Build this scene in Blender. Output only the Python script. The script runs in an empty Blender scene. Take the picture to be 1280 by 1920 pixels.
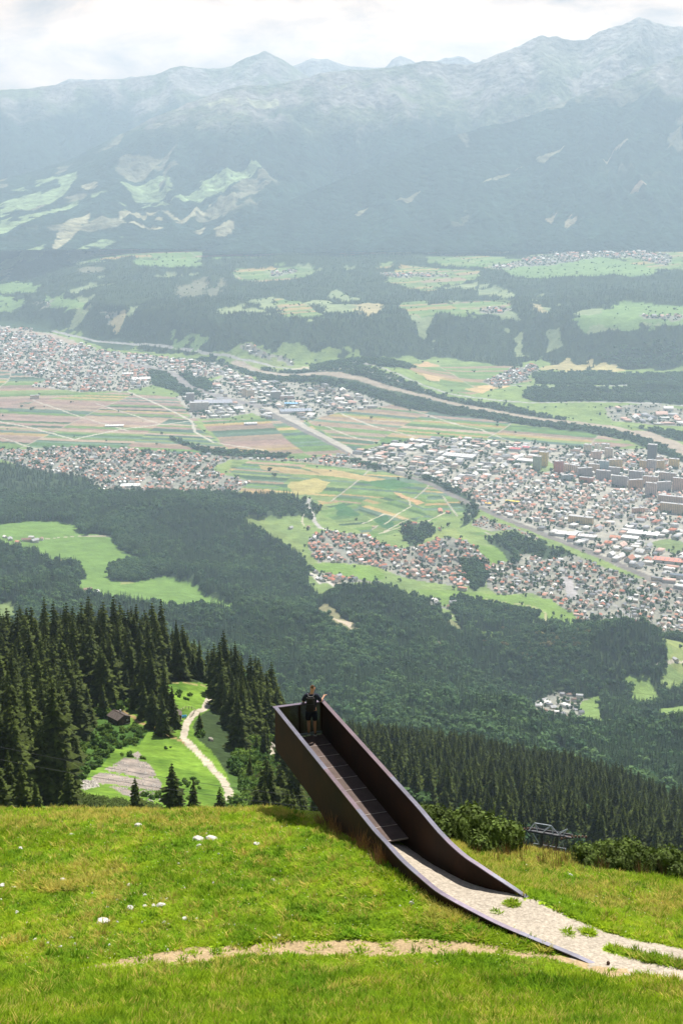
import bpy, bmesh, math
import numpy as np
from mathutils import Vector, Matrix

# ------------------------------------------------------------------ camera, sky, sun
S = bpy.context.scene
COL = S.collection
FPX, PITCH = 2667.0, math.radians(15.0)
CP, SP = math.cos(PITCH), math.sin(PITCH)
cam = bpy.data.cameras.new('camera'); camo = bpy.data.objects.new('camera', cam); COL.objects.link(camo)
cam.sensor_fit = 'VERTICAL'; cam.sensor_height = 36; cam.lens = 50.0
cam.clip_start = .5; cam.clip_end = 60000
camo.location = (0, 0, 0); camo.rotation_euler = (math.radians(90) - PITCH, 0, 0)
S.camera = camo
SUN_AZ, SUN_EL = math.radians(19), math.radians(57)
sun = bpy.data.lights.new('sun', 'SUN'); suno = bpy.data.objects.new('sun', sun); COL.objects.link(suno)
sun.energy = 5.0; sun.angle = math.radians(.53); sun.color = (1.0, .95, .87)
sv = Vector((math.sin(SUN_AZ)*math.cos(SUN_EL), math.cos(SUN_AZ)*math.cos(SUN_EL), math.sin(SUN_EL)))
suno.rotation_euler = sv.to_track_quat('Z', 'Y').to_euler(); suno.location = (0, 0, 1500)
HAZE_DENSITY, HAZE_COL = 5.3e-5, (.60, .78, .96)
S.view_settings.view_transform = 'Standard'; S.view_settings.look = 'None'
S.view_settings.exposure = 0.82; S.view_settings.gamma = 1; S.view_settings.use_curve_mapping = False
S.render.engine = 'CYCLES'
S.cycles.volume_bounces = 2; S.cycles.max_bounces = 6; S.cycles.use_denoising = True
S.cycles.transparent_max_bounces = 8
CLOUD_SHIFT = (0, 0, 0)
W = bpy.data.worlds.new('World'); S.world = W; W.use_nodes = True
nt = W.node_tree; nt.nodes.clear()
def N(t, **k):
    n = nt.nodes.new(t)
    for a, b in k.items():
        if a.startswith('i_'): n.inputs[a[2:].replace('_', ' ')].default_value = b
        else: setattr(n, a, b)
    return n
sky = N('ShaderNodeTexSky'); sky.sky_type = 'NISHITA'; sky.sun_disc = False
sky.sun_elevation = SUN_EL; sky.sun_rotation = SUN_AZ; sky.altitude = 1900; sky.air_density = 1.0; sky.dust_density = 1.5
tc = N('ShaderNodeTexCoord'); mp = N('ShaderNodeMapping'); mp.inputs['Scale'].default_value = (1, 1, 2.6)
n1 = N('ShaderNodeTexNoise'); n1.inputs['Scale'].default_value = 9; n1.inputs['Detail'].default_value = 9; n1.inputs['Roughness'].default_value = .62
n1.inputs['Distortion'].default_value = .35
r1 = N('ShaderNodeValToRGB'); e = r1.color_ramp.elements; e[0].position = .36; e[0].color = (.34, .28, .25, 1); e[1].position = .52; e[1].color = (.78, .57, .42, 1)
x2 = e.new(.66); x2.color = (1.12, .84, .63, 1)
n2 = N('ShaderNodeTexNoise'); n2.inputs['Scale'].default_value = 2.6; n2.inputs['Detail'].default_value = 5
r2 = N('ShaderNodeValToRGB'); r2.color_ramp.elements[0].position = .46; r2.color_ramp.elements[1].position = .56
mixc = N('ShaderNodeMix', data_type='RGBA')
bgs = N('ShaderNodeBackground'); bgs.inputs['Strength'].default_value = .06
bgc = N('ShaderNodeBackground'); bgc.inputs['Strength'].default_value = .88
ms = N('ShaderNodeMixShader'); out = N('ShaderNodeOutputWorld')
L = nt.links.new
mp2 = N('ShaderNodeMapping'); mp2.inputs['Location'].default_value = CLOUD_SHIFT
L(tc.outputs['Generated'], mp.inputs[0]); L(mp.outputs[0], n1.inputs['Vector']); L(mp.outputs[0], mp2.inputs[0]); L(mp2.outputs[0], n2.inputs['Vector'])
L(n1.outputs[0], r1.inputs[0])
sx = N('ShaderNodeSeparateXYZ'); L(tc.outputs['Generated'], sx.inputs[0])       # cloud cover closes up towards the horizon, as it does in perspective
mr = N('ShaderNodeMapRange'); mr.inputs['From Min'].default_value = .10; mr.inputs['From Max'].default_value = .42; mr.inputs['To Min'].default_value = .22; mr.inputs['To Max'].default_value = -.10
L(sx.outputs[2], mr.inputs[0]); ad = N('ShaderNodeMath', operation='ADD'); L(n2.outputs[0], ad.inputs[0]); L(mr.outputs[0], ad.inputs[1]); L(ad.outputs[0], r2.inputs[0])
L(sky.outputs[0], bgs.inputs[0]); L(r1.outputs[0], bgc.inputs[0])
L(r2.outputs[0], ms.inputs[0]); L(bgs.outputs[0], ms.inputs[1]); L(bgc.outputs[0], ms.inputs[2]); L(ms.outputs[0], out.inputs[0])

# ------------------------------------------------------------------ helpers
def link(o, parent=None):
    COL.objects.link(o)
    if parent is not None: o.parent = parent
    return o
def tag(o, label=None, cat=None, group=None, kind=None):
    if label: o['label'] = label
    if cat: o['category'] = cat
    if group: o['group'] = group
    if kind: o['kind'] = kind
    return o
def empty(name, loc, rz=0., label=None, cat=None, group=None):
    o = bpy.data.objects.new(name, None); o.empty_display_size = .2
    o.location = loc; o.rotation_euler = (0, 0, rz); link(o)
    return tag(o, label, cat, group)
def mesh_np(name, V, faces, mats=(), fm=None, smooth=False, colors=None, cdomain='POINT'):
    """faces: (n,3)/(n,4) int array or list of such arrays"""
    if not isinstance(faces, list): faces = [faces]
    me = bpy.data.meshes.new(name)
    V = np.asarray(V, np.float32)
    me.vertices.add(len(V)); me.vertices.foreach_set('co', V.ravel())
    nl = sum(f.size for f in faces); nf = sum(len(f) for f in faces)
    me.loops.add(nl); me.polygons.add(nf)
    me.loops.foreach_set('vertex_index', np.concatenate([f.ravel() for f in faces]).astype(np.int32))
    tot = np.concatenate([np.full(len(f), f.shape[1], np.int32) for f in faces])
    st = np.concatenate([[0], np.cumsum(tot)[:-1]]).astype(np.int32)
    me.polygons.foreach_set('loop_start', st)
    try: me.polygons.foreach_set('loop_total', tot)
    except Exception: pass
    me.update(calc_edges=True)
    if fm is not None: me.polygons.foreach_set('material_index', np.asarray(fm, np.int32))
    if smooth: me.polygons.foreach_set('use_smooth', np.ones(nf, bool))
    if colors is not None:
        c = np.ones((len(colors), 4), np.float32); c[:, :3] = colors
        if cdomain == 'FACE':
            c = np.repeat(c, tot, axis=0); a = me.color_attributes.new('col', 'FLOAT_COLOR', 'CORNER')
        else: a = me.color_attributes.new('col', 'FLOAT_COLOR', 'POINT')
        a.data.foreach_set('color', c.ravel())
    for m in mats: me.materials.append(m)
    me.validate()
    return me
def obj(name, me, parent=None):
    return link(bpy.data.objects.new(name, me), parent)
class MB:
    """collects simple shapes for one mesh"""
    def __init__(s): s.v = []; s.f = []
    def add(s, V, F):
        b = len(s.v); s.v += [tuple(p) for p in V]; s.f += [tuple(i + b for i in f) for f in F]; return s
    def box(s, c, sz, rot=None):
        c = Vector(c); h = Vector(sz) / 2; P = []
        for k in range(8):
            p = Vector(((-1, 1)[k & 1]*h.x, (-1, 1)[k >> 1 & 1]*h.y, (-1, 1)[k >> 2]*h.z))
            if rot is not None: p = rot @ p
            P.append(c + p)
        return s.add(P, [(0, 2, 3, 1), (4, 5, 7, 6), (0, 1, 5, 4), (2, 6, 7, 3), (0, 4, 6, 2), (1, 3, 7, 5)])
    def bar(s, a, b, r, n=6, r2=None):
        a, b = Vector(a), Vector(b); d = (b - a)
        if d.length < 1e-6: return s
        q = d.to_track_quat('Z', 'Y'); r2 = r if r2 is None else r2
        P = [a + q @ Vector((r*math.cos(t), r*math.sin(t), 0)) for t in [2*math.pi*i/n for i in range(n)]]
        P += [b + q @ Vector((r2*math.cos(t), r2*math.sin(t), 0)) for t in [2*math.pi*i/n for i in range(n)]]
        F = [(i, (i+1) % n, n+(i+1) % n, n+i) for i in range(n)] + [tuple(range(n-1, -1, -1)), tuple(range(n, 2*n))]
        return s.add(P, F)
    def prism(s, poly, z0, z1):
        n = len(poly); P = [(x, y, z0) for x, y in poly] + [(x, y, z1) for x, y in poly]
        return s.add(P, [(i, (i+1) % n, n+(i+1) % n, n+i) for i in range(n)] + [tuple(range(n-1, -1, -1)), tuple(range(n, 2*n))])
    def mesh(s, name, mat, smooth=False):
        me = bpy.data.meshes.new(name); me.from_pydata(s.v, [], s.f); me.update()
        if mat: me.materials.append(mat)
        if smooth: me.polygons.foreach_set('use_smooth', [True]*len(me.polygons))
        return me
    def build(s, name, mat, parent=None, smooth=False):
        return obj(name, s.mesh(name, mat, smooth), parent)

# noise
def hash2(i, j, seed=0):
    h = (i.astype(np.int64)*374761393 + j.astype(np.int64)*668265263 + seed*1442695041) & 0xffffffff
    h = ((h ^ (h >> 13))*1274126177) & 0xffffffff
    h = h ^ (h >> 16)
    return (h & 0xffffff) / float(0xffffff)
def vnoise(x, y, seed=0):
    i = np.floor(x); j = np.floor(y); fx = x-i; fy = y-j
    u = fx*fx*fx*(fx*(fx*6-15)+10); v = fy*fy*fy*(fy*(fy*6-15)+10)
    a = hash2(i, j, seed); b = hash2(i+1, j, seed); c = hash2(i, j+1, seed); d = hash2(i+1, j+1, seed)
    return (a*(1-u)+b*u)*(1-v) + (c*(1-u)+d*u)*v
def fbm(x, y, oct=5, seed=0, gain=.5, ridged=False):
    s = 0; a = 1; t = 0
    for k in range(oct):
        n = vnoise(x*2**k + 17.3*k, y*2**k - 9.1*k, seed+k)*2-1
        if ridged: n = 1-2*np.abs(n)
        s = s + a*n; t += a; a *= gain
    return s/t
def sstep(a, b, x):
    t = np.clip((x-a)/(b-a), 0, 1); return t*t*(3-2*t)
# rays through the lens of the camera above: used to find where on the ground a thing stands
def ray(px, py):
    x = (np.asarray(px, float)-640)/FPX; y = (960-np.asarray(py, float))/FPX
    return x, CP + y*SP, -SP + y*CP
def at_r(px, py, r):
    dx, dy, dz = ray(px, py); k = r/np.hypot(dx, dy); return dx*k, dy*k, dz*k
def at_y(px, py, Y):
    dx, dy, dz = ray(px, py); return (dx/dy*Y, Y, dz/dy*Y)
def at_z(px, py, z):
    dx, dy, dz = ray(px, py); return (dx/dz*z, dy/dz*z, z)
def proj(x, y, z):
    f = y*CP - z*SP; u = y*SP + z*CP
    f = np.where(f > .1, f, .1)
    return 640 + FPX*x/f, 960 - FPX*u/f
def pchip(x, y, xq):
    h = np.diff(x); d = np.diff(y)/h; m = np.zeros_like(y)
    w1 = 2*h[1:]+h[:-1]; w2 = h[1:]+2*h[:-1]; ok = d[:-1]*d[1:] > 0
    with np.errstate(divide='ignore', invalid='ignore'):
        hm = (w1+w2)/(w1/d[:-1]+w2/d[1:])
    m[1:-1] = np.where(ok, hm, 0); m[0] = d[0]; m[-1] = d[-1]
    i = np.clip(np.searchsorted(x, xq)-1, 0, len(x)-2); t = (xq-x[i])/h[i]
    t = np.clip(t, 0, 1)
    return ((1+2*t)*(1-t)**2*y[i] + t*(1-t)**2*h[i]*m[i] + t*t*(3-2*t)*y[i+1] + t*t*(t-1)*h[i]*m[i+1])
def in_poly(x, y, P):
    P = np.asarray(P); r = np.zeros(x.shape, bool)
    sel = (x >= P[:, 0].min()) & (x <= P[:, 0].max()) & (y >= P[:, 1].min()) & (y <= P[:, 1].max())
    xs = x[sel]; ys = y[sel]; q = np.zeros(xs.shape, bool)
    for (x1, y1), (x2, y2) in zip(P, np.roll(P, -1, axis=0)):
        if y1 == y2: continue
        q ^= ((y1 > ys) != (y2 > ys)) & (xs < (x2-x1)*(ys-y1)/(y2-y1)+x1)
    r[sel] = q; return r
def line_dist(x, y, P, maxd):
    P = np.asarray(P); d = np.full(x.shape, 1e9)
    for (x1, y1), (x2, y2) in zip(P[:-1], P[1:]):
        sel = (x > min(x1, x2)-maxd) & (x < max(x1, x2)+maxd) & (y > min(y1, y2)-maxd) & (y < max(y1, y2)+maxd)
        if not sel.any(): continue
        xs = x[sel]; ys = y[sel]; dx, dy = x2-x1, y2-y1; l = dx*dx+dy*dy+1e-9
        t = np.clip(((xs-x1)*dx+(ys-y1)*dy)/l, 0, 1)
        d[sel] = np.minimum(d[sel], np.hypot(xs-x1-t*dx, ys-y1-t*dy))
    return d
def dens(P, closed=True, step=12):
    P = [tuple(map(float, p)) for p in P]; out = []
    Q = P + [P[0]] if closed else P
    for a, b in zip(Q[:-1], Q[1:]):
        n = max(1, int(math.hypot(a[0]-b[0], a[1]-b[1])/step))
        out += [(a[0]+(b[0]-a[0])*k/n, a[1]+(b[1]-a[1])*k/n) for k in range(n)]
    if not closed: out.append(P[-1])
    return out

# ------------------------------------------------------------------ materials
def mat(name, base=None, rough=.9, metal=0., spec=.3, attr=None, noise=(), bump=None, rnd=None, coord='pos', sub=None):
    """base colour (or a colour attribute), multiplied by noises [(scale, lo, hi, detail)], random tint per instance, bump (scale, strength, distance)"""
    m = bpy.data.materials.new(name); m.use_nodes = True; t = m.node_tree; n = t.nodes; l = t.links.new
    b = n['Principled BSDF']; b.inputs['Roughness'].default_value = rough; b.inputs['Metallic'].default_value = metal
    b.inputs['Specular IOR Level'].default_value = spec
    if coord == 'pos': src = n.new('ShaderNodeNewGeometry').outputs['Position']
    else: src = n.new('ShaderNodeTexCoord').outputs['Object']
    if attr:
        a = n.new('ShaderNodeAttribute'); a.attribute_name = attr; cur = a.outputs['Color']
    else:
        a = n.new('ShaderNodeRGB'); a.outputs[0].default_value = (*base, 1); cur = a.outputs[0]
    def mul(c, fac_out, lo, hi):
        mr = n.new('ShaderNodeMix'); mr.data_type = 'RGBA'
        mr.inputs['A'].default_value = (*lo, 1) if isinstance(lo, tuple) else (lo, lo, lo, 1)
        mr.inputs['B'].default_value = (*hi, 1) if isinstance(hi, tuple) else (hi, hi, hi, 1)
        l(fac_out, mr.inputs['Factor'])
        mx = n.new('ShaderNodeMix'); mx.data_type = 'RGBA'; mx.blend_type = 'MULTIPLY'; mx.inputs['Factor'].default_value = 1
        l(c, mx.inputs['A']); l(mr.outputs['Result'], mx.inputs['B']); return mx.outputs['Result']
    for (sc, lo, hi, det) in noise:
        tx = n.new('ShaderNodeTexNoise'); tx.inputs['Scale'].default_value = sc; tx.inputs['Detail'].default_value = det
        tx.inputs['Roughness'].default_value = .6; l(src, tx.inputs['Vector'])
        rr = n.new('ShaderNodeMapRange'); rr.inputs['From Min'].default_value = .32; rr.inputs['From Max'].default_value = .68
        l(tx.outputs[0], rr.inputs[0]); cur = mul(cur, rr.outputs[0], lo, hi)
    if rnd:
        oi = n.new('ShaderNodeObjectInfo'); cur = mul(cur, oi.outputs['Random'], rnd[0], rnd[1])
    l(cur, b.inputs['Base Color'])
    if bump:
        tx = n.new('ShaderNodeTexNoise'); tx.inputs['Scale'].default_value = bump[0]; tx.inputs['Detail'].default_value = 4; l(src, tx.inputs['Vector'])
        bp = n.new('ShaderNodeBump'); bp.inputs['Strength'].default_value = bump[1]; bp.inputs['Distance'].default_value = bump[2]
        l(tx.outputs[0], bp.inputs['Height']); l(bp.outputs[0], b.inputs['Normal'])
    if sub: # light passing through thin leaves
        tr = n.new('ShaderNodeBsdfTranslucent'); l(cur, tr.inputs['Color']); mx = n.new('ShaderNodeMixShader'); mx.inputs[0].default_value = sub
        l(b.outputs[0], mx.inputs[1]); l(tr.outputs[0], mx.inputs[2]); l(mx.outputs[0], n['Material Output'].inputs['Surface'])
    return m
# ------------------------------------------------------------------ the great slope, the valley floor and the terrace beyond
FLOOR = -1290.0
PXC = [-500, 0, 160, 320, 480, 640, 800, 960, 1120, 1280, 1780]
def rz_floor(px, py):
    dx, dy, dz = ray(px, py); return FLOOR/dz*np.hypot(dx, dy)
KN = [  # (distance or None = on the valley floor, image rows over the nine inner stations)
 (45,   [1700]*9),
 (120,  [1600, 1600, 1610, 1640, 1680, 1690, 1705, 1725, 1740]),
 (260,  [1512, 1520, 1535, 1570, 1640, 1690, 1700, 1720, 1740]),
 (340,  [1440, 1455, 1475, 1500, 1600, 1680, 1700, 1710, 1720]),
 (430,  [1345, 1360, 1370, 1405, 1560, 1640, 1680, 1690, 1700]),
 (520,  [1254, 1261, 1272, 1326, 1510, 1600, 1640, 1670, 1690]),
 (640,  [1300, 1305, 1320, 1400, 1490, 1550, 1590, 1630, 1665]),
 (900,  [1400, 1400, 1400, 1420, 1440, 1465, 1500, 1540, 1585]),
 (1150, [1425, 1425, 1425, 1420, 1410, 1422, 1448, 1485, 1535]),
 (1500, [1425, 1425, 1425, 1425, 1420, 1445, 1470, 1505, 1545]),
 (2100, [1330, 1330, 1340, 1345, 1345, 1360, 1380, 1405, 1425]),
 (2700, [1205, 1212, 1225, 1232, 1240, 1275, 1315, 1340, 1360]),
 (3250, [1130, 1135, 1145, 1155, 1165, 1205, None, None, None]),
 (3750, [1070, 1075, 1085, 1100, 1105, None, None, None, None]),
 (4400, [992, 997, 1003, 1015, None, None, None, None, None]),
 (5300, [None]*9),
 ('floor', [606, 640, 668, 690, 690, 676, 672, 690, 700]),
 ('rim',   [560, 575, 590, 600, 596, 590, 588, 590, 596]),
 ('t1',  [530, 535, 545, 552, 550, 548, 545, 542, 545]),
 ('t2', [500, 500, 505, 508, 508, 505, 500, 498, 498]),
 (12000, [455, 460, 465, 468, 470, 470, 468, 466, 466]),
 (12600, [452, 457, 462, 465, 467, 467, 465, 463, 463]),
]
AZ = np.radians(np.concatenate([np.linspace(-42, -17.5, 22)[:-1], np.linspace(-17.5, 17.5, 660), np.linspace(17.5, 42, 22)[1:]]))
NA = len(AZ)
RIMR = {}
KR = np.zeros((len(KN), NA)); KZ = np.zeros((len(KN), NA))
for k, (r, pys) in enumerate(KN):
    az = []; rr = []; zz = []
    pys = [pys[0]] + list(pys) + [pys[-1]]
    for px, py in zip(PXC, pys):
        rk = r
        if r == 'floor': rk = float(rz_floor(px, py))
        elif r == 'rim':
            rf = float(rz_floor(px, KN[k-1][1][min(max(PXC.index(px)-1, 0), 8)])); rk = rf + 520; RIMR[px] = rk
        elif r == 't1': rk = RIMR[px] + .36*(12000-RIMR[px])
        elif r == 't2': rk = RIMR[px] + .68*(12000-RIMR[px])
        if py is None:
            q = math.atan2(*[float(v) for v in at_r(px, 1050, rk)[:2]]); z = FLOOR
        else:
            x, y, z = at_r(px, py, rk); q = math.atan2(x, y)
        az.append(q); rr.append(rk); zz.append(max(float(z), FLOOR))
    az = np.array(az); KR[k] = pchip(az, np.array(rr, float), np.clip(AZ, az[0], az[-1])); KZ[k] = pchip(az, np.array(zz, float), np.clip(AZ, az[0], az[-1]))
KZ[16] = FLOOR
assert (np.diff(KR, axis=0) > 0).all(), np.argwhere(np.diff(KR, axis=0) <= 0)[:5]
def rows_between(a, b, n): return 1/np.linspace(1/a, 1/b, n+1)[:-1]
SEG = [12, 26, 34, 40, 40, 12, 12, 26, 8, 12, 40, 60, 50, 55, 110, 250, 60, 40, 40, 36, 4]
T = []; t_r = []
for j in range(NA):
    rj = np.concatenate([rows_between(KR[k, j], KR[k+1, j], SEG[k]) for k in range(len(SEG))] + [[KR[-1, j]]])
    t_r.append(rj); T.append(pchip(KR[:, j], KZ[:, j], rj))
R0 = np.array(t_r); Z0 = np.array(T)          # (NA, NR) smooth surface
NR = R0.shape[1]
# table for look-ups
TR = np.exp(np.linspace(math.log(45), math.log(12600), 2600)); LTR = np.log(TR)
def make_table(Z): return np.array([np.interp(TR, R0[j], Z[j]) for j in range(NA)])
TAB0 = make_table(Z0)
def lookup(tab, x, y):
    x = np.asarray(x, float); y = np.asarray(y, float)
    az = np.arctan2(x, y); lr = np.log(np.clip(np.hypot(x, y), 45.1, 12599))
    i = np.clip(np.searchsorted(AZ, az)-1, 0, NA-2); s = np.clip((az-AZ[i])/(AZ[i+1]-AZ[i]), 0, 1)
    f = (lr-LTR[0])/(LTR[1]-LTR[0]); k = np.clip(f.astype(int), 0, len(TR)-2); t = f-k
    return ((tab[i, k]*(1-t)+tab[i, k+1]*t)*(1-s) + (tab[i+1, k]*(1-t)+tab[i+1, k+1]*t)*s)
def ground_at(px, py, rmin=60, rmax=12600, tab=None):
    """point of the smooth ground seen at a place of the photograph, beyond rmin"""
    tab = TAB0 if tab is None else tab
    dx, dy, dz = ray(px, py); h = math.hypot(dx, dy); az = math.atan2(dx, dy); q = dz/h
    i = int(np.clip(np.searchsorted(AZ, az)-1, 0, NA-2)); s = (az-AZ[i])/(AZ[i+1]-AZ[i]); s = min(max(s, 0), 1)
    zz = tab[i]*(1-s)+tab[i+1]*s
    ok = np.nonzero((zz/TR >= q) & (TR >= rmin) & (TR <= rmax))[0]
    r = TR[ok[0]] if len(ok) else rmax
    return (dx/h*r, dy/h*r)
def wpoly(P, rmin=1400, closed=True, step=14):
    return [ground_at(a, b, rmin) for a, b in dens(P, closed, step)]

X0 = np.sin(AZ)[:, None]*R0; Y0 = np.cos(AZ)[:, None]*R0
# relief: knolls, spurs and gullies
D = np.zeros_like(Z0)
def bump_at(px, py, rmin, sx, sy, h, rot=0.):
    global D
    cx, cy = ground_at(px, py, rmin); u = X0-cx; v = Y0-cy; c, s = math.cos(rot), math.sin(rot)
    a = (u*c+v*s)/sx; b = (-u*s+v*c)/sy
    D = D + h*np.exp(-(a*a+b*b)/2)
bump_at(700, 1150, 2600, 120, 130, 75)
bump_at(1075, 1262, 2900, 215, 130, 85, .15)
bump_at(1180, 1250, 2900, 70, 110, 35)
bump_at(845, 1035, 3600, 60, 75, 40)
bump_at(690, 720, 7000, 250, 330, 115)
bump_at(380, 985, 3700, 330, 180, 55, -.5)
bump_at(1190, 740, 6500, 420, 160, 45); bump_at(1180, 765, 6500, 330, 90, 22)
wslope = sstep(1300, 2000, R0)*(1-sstep(3600, 4800, R0))*sstep(FLOOR+10, FLOOR+130, Z0)
wterr = sstep(8300, 9000, R0)*(1-.85*sstep(11200, 12000, R0))*sstep(FLOOR+20, FLOOR+160, Z0)
f1 = fbm(X0/520, Y0/900, 5, 3, .5, True); f2 = fbm(X0/1100, Y0/800, 5, 9, .5, True)
D += wslope*((f1-f1[wslope > .5].mean())*62 + 4) + wterr*(f2*80)
wmid = sstep(70, 200, R0)*(1-sstep(1200, 1500, R0))
D += wmid*fbm(X0/45, Y0/60, 4, 21)*np.minimum(R0*.008, 4)
Z1 = Z0 + D
TAB = make_table(Z1)
def gz(x, y): return lookup(TAB, x, y)

# ---- what grows or stands where (classes) and its colour
FOREST, WOOD, MEADOW, FIELD, TOWN, WATER, ROAD, ROCK, SCRUB, BARE = range(10)
CLS = np.full(Z0.shape, FOREST, np.int8)
GRASS_C = np.array((.135, .215, .045))
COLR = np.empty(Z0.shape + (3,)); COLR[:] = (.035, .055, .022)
JX = 13*fbm(X0/70, Y0/70, 3, 501); JY = 17*fbm(X0/80, Y0/80, 3, 502)
JX = JX*sstep(1000, 1500, R0)*(1+2.4*sstep(6500, 9000, R0)); JY = JY*sstep(1000, 1500, R0)*(1+5*sstep(6500, 9000, R0))
def inp(P, rmin=1400, **k): return in_poly(X0+JX, Y0+JY, wpoly(P, rmin, **k))
def paint(m, cls, col, var=.0, seed=5, sc=60):
    CLS[m] = cls
    if callable(col): c = col(X0[m], Y0[m])
    else: c = np.broadcast_to(np.array(col), (int(m.sum()), 3)).copy()
    if var:
        n = fbm(X0[m]/sc, Y0[m]/sc, 3, seed); c = c*(1+var*n[:, None]*np.array((1.2, 1, .8)))
    COLR[m] = c
PAL = np.array([(.115, .19, .055), (.08, .145, .055), (.28, .20, .13), (.26, .175, .14), (.075, .12, .09), (.32, .235, .10), (.17, .22, .08), (.22, .165, .12), (.13, .19, .065), (.05, .09, .05), (.31, .235, .17), (.11, .165, .11), (.25, .18, .145)])
def strips(th, w, l, seed, w_pal=None):
    """long narrow plots, each with its own crop"""
    c, s = math.cos(th), math.sin(th)
    def f(x, y):
        u = x*c+y*s; v = -x*s+y*c
        u = u + 40*fbm(x/500, y/500, 2, seed+3); v = v + 30*fbm(x/700, y/700, 2, seed+7)
        blk = np.floor(u/l); off = hash2(blk, blk*0, seed)*w*7
        vv = v+off; jj = np.floor(vv/(w*4)); sp = .3+.4*hash2(jj, blk, seed+1); fr = vv/(w*4)-jj
        k = np.where(fr < sp*.5, 0, np.where(fr < sp, 1, np.where(fr < sp+(1-sp)*.6, 2, 3)))
        h = hash2(jj*4+k, blk, seed+2); pal = PAL if w_pal is None else PAL[w_pal]
        col = pal[(h*len(pal)*.9999).astype(int)]*(.86+.28*hash2(jj*4+k, blk+31, seed)[..., None])
        fu = u/l-blk
        lane = (fu*l < 6) & (hash2(blk, blk*0+5, seed) < .45)
        col = np.where(lane[..., None], np.array((.33, .30, .24)), col)
        return col
    return f
RIVQ = []
def lane(P, w, col, cls=ROAD, rmin=1400):
    Q = wpoly(P, rmin, closed=False, step=10)
    if cls == WATER: RIVQ.append(Q)
    m = line_dist(X0, Y0, Q, w*4) < w/2*(1+.25*fbm(X0/60, Y0/60, 2, 77))
    paint(m, cls, col)
FLOORP = [(-700, 585), (0, 608), (100, 615), (190, 640), (300, 660), (420, 668), (450, 640), (520, 655), (640, 665), (700, 678), (840, 672), (900, 682), (960, 690), (1010, 672), (1040, 690), (1130, 695), (1400, 690), (1950, 690),
          (1950, 1330), (1235, 1310), (1245, 1275), (1235, 1240), (1215, 1195), (1180, 1182), (1110, 1166), (1090, 1176), (1000, 1160), (1000, 1147), (890, 1152), (870, 1172), (840, 1168), (812, 1150), (796, 1132), (740, 1115), (680, 1100), (640, 1105), (608, 1116),
          (575, 1092), (566, 1058), (540, 1042), (495, 1017), (445, 996), (540, 962), (580, 965), (590, 945), (560, 930), (500, 925), (450, 934), (400, 927), (330, 930), (185, 928), (170, 897), (100, 882), (0, 868), (-700, 855)]
m = inp(FLOORP, 2600)
paint(m, MEADOW, (.17, .23, .075), .25)
# crops
st = strips(math.radians(-8), 26, 330, 11)
paint(inp([(-700, 770), (0, 760), (120, 745), (230, 735), (330, 745), (360, 790), (440, 855), (330, 852), (200, 838), (0, 842), (-700, 850)]), FIELD, strips(math.radians(-12), 34, 420, 11))
paint(inp([(-700, 690), (0, 690), (160, 700), (220, 728), (120, 745), (0, 760), (-700, 770)]), FIELD, strips(math.radians(6), 60, 500, 17))
paint(inp([(330, 745), (360, 790), (560, 785), (700, 870), (600, 862), (440, 856)]), FIELD, strips(math.radians(14), 52, 420, 23))
paint(inp([(560, 780), (640, 775), (740, 750), (850, 768), (1000, 790), (1120, 815), (1190, 835), (1130, 842), (1000, 830), (900, 822), (810, 822), (690, 835), (660, 845)]), FIELD, strips(math.radians(-22), 40, 420, 31))
paint(inp([(430, 862), (560, 868), (720, 880), (800, 905), (870, 930), (885, 960), (820, 975), (760, 1000), (700, 1010), (640, 985), (600, 960), (590, 940), (500, 930), (440, 930), (460, 900), (430, 885)]), FIELD,
      strips(math.radians(-18), 26, 260, 41, [0, 1, 5, 6, 8, 11, 4, 2, 9, 6, 8, 0]))
for P, th, w_ in [([(590, 938), (660, 945), (700, 985), (690, 1008), (640, 990), (600, 965)], .5, 30), ([(690, 935), (770, 930), (800, 965), (740, 1000), (700, 985), (665, 950)], -.9, 24), ([(800, 925), (870, 935), (885, 962), (820, 975), (790, 960)], .1, 22)]:
    paint(inp(P), FIELD, strips(th, w_, 210, 53, [0, 1, 5, 6, 8, 11, 9, 6, 8, 0]))
for P, c in [([(628, 948), (642, 942), (674, 966), (668, 970), (634, 971)], (.05, .12, .045)), ([(698, 976), (722, 966), (744, 990), (728, 996)], (.05, .12, .045)), ([(735, 922), (752, 926), (792, 944), (780, 948)], (.40, .26, .13)), ([(540, 905), (590, 898), (620, 905), (600, 925), (550, 928)], (.34, .29, .11)), ([(455, 925), (500, 918), (520, 930), (470, 934)], (.36, .25, .12)), ([(560, 875), (640, 884), (720, 900), (700, 905), (600, 890)], (.34, .26, .12)), ([(480, 872), (560, 880), (610, 892), (560, 890), (490, 880)], (.33, .25, .12)), ([(670, 905), (740, 900), (780, 912), (730, 918)], (.06, .14, .05))]:
    paint(inp(P), FIELD, c, .1)
paint(inp([(640, 690), (760, 680), (930, 686), (1000, 690), (990, 720), (880, 745), (790, 730), (740, 705)]), FIELD, strips(math.radians(10), 60, 480, 47, [0, 5, 6, 8, 0, 6, 8, 2]))
for P, c in [(([(1000, 690), (1060, 680), (1120, 685), (1080, 700)]), (.34, .29, .14)), ([(1110, 690), (1160, 680), (1172, 695), (1120, 698)], (.38, .33, .16)), ([(760, 690), (800, 678), (828, 688), (790, 698)], (.42, .28, .15)),
             ([(870, 736), (930, 722), (960, 728), (900, 742)], (.45, .32, .16)), ([(790, 722), (830, 718), (820, 728), (795, 730)], (.42, .30, .16)), ([(430, 690), (500, 672), (560, 690), (590, 700), (520, 712), (480, 700)], (.20, .24, .09)),
             ([(530, 700), (575, 694), (582, 712), (545, 708)], (.42, .36, .25)), ([(390, 870), (440, 862), (430, 885)], (.20, .25, .08))]:
    paint(inp(P), FIELD, c, .1)
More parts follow.
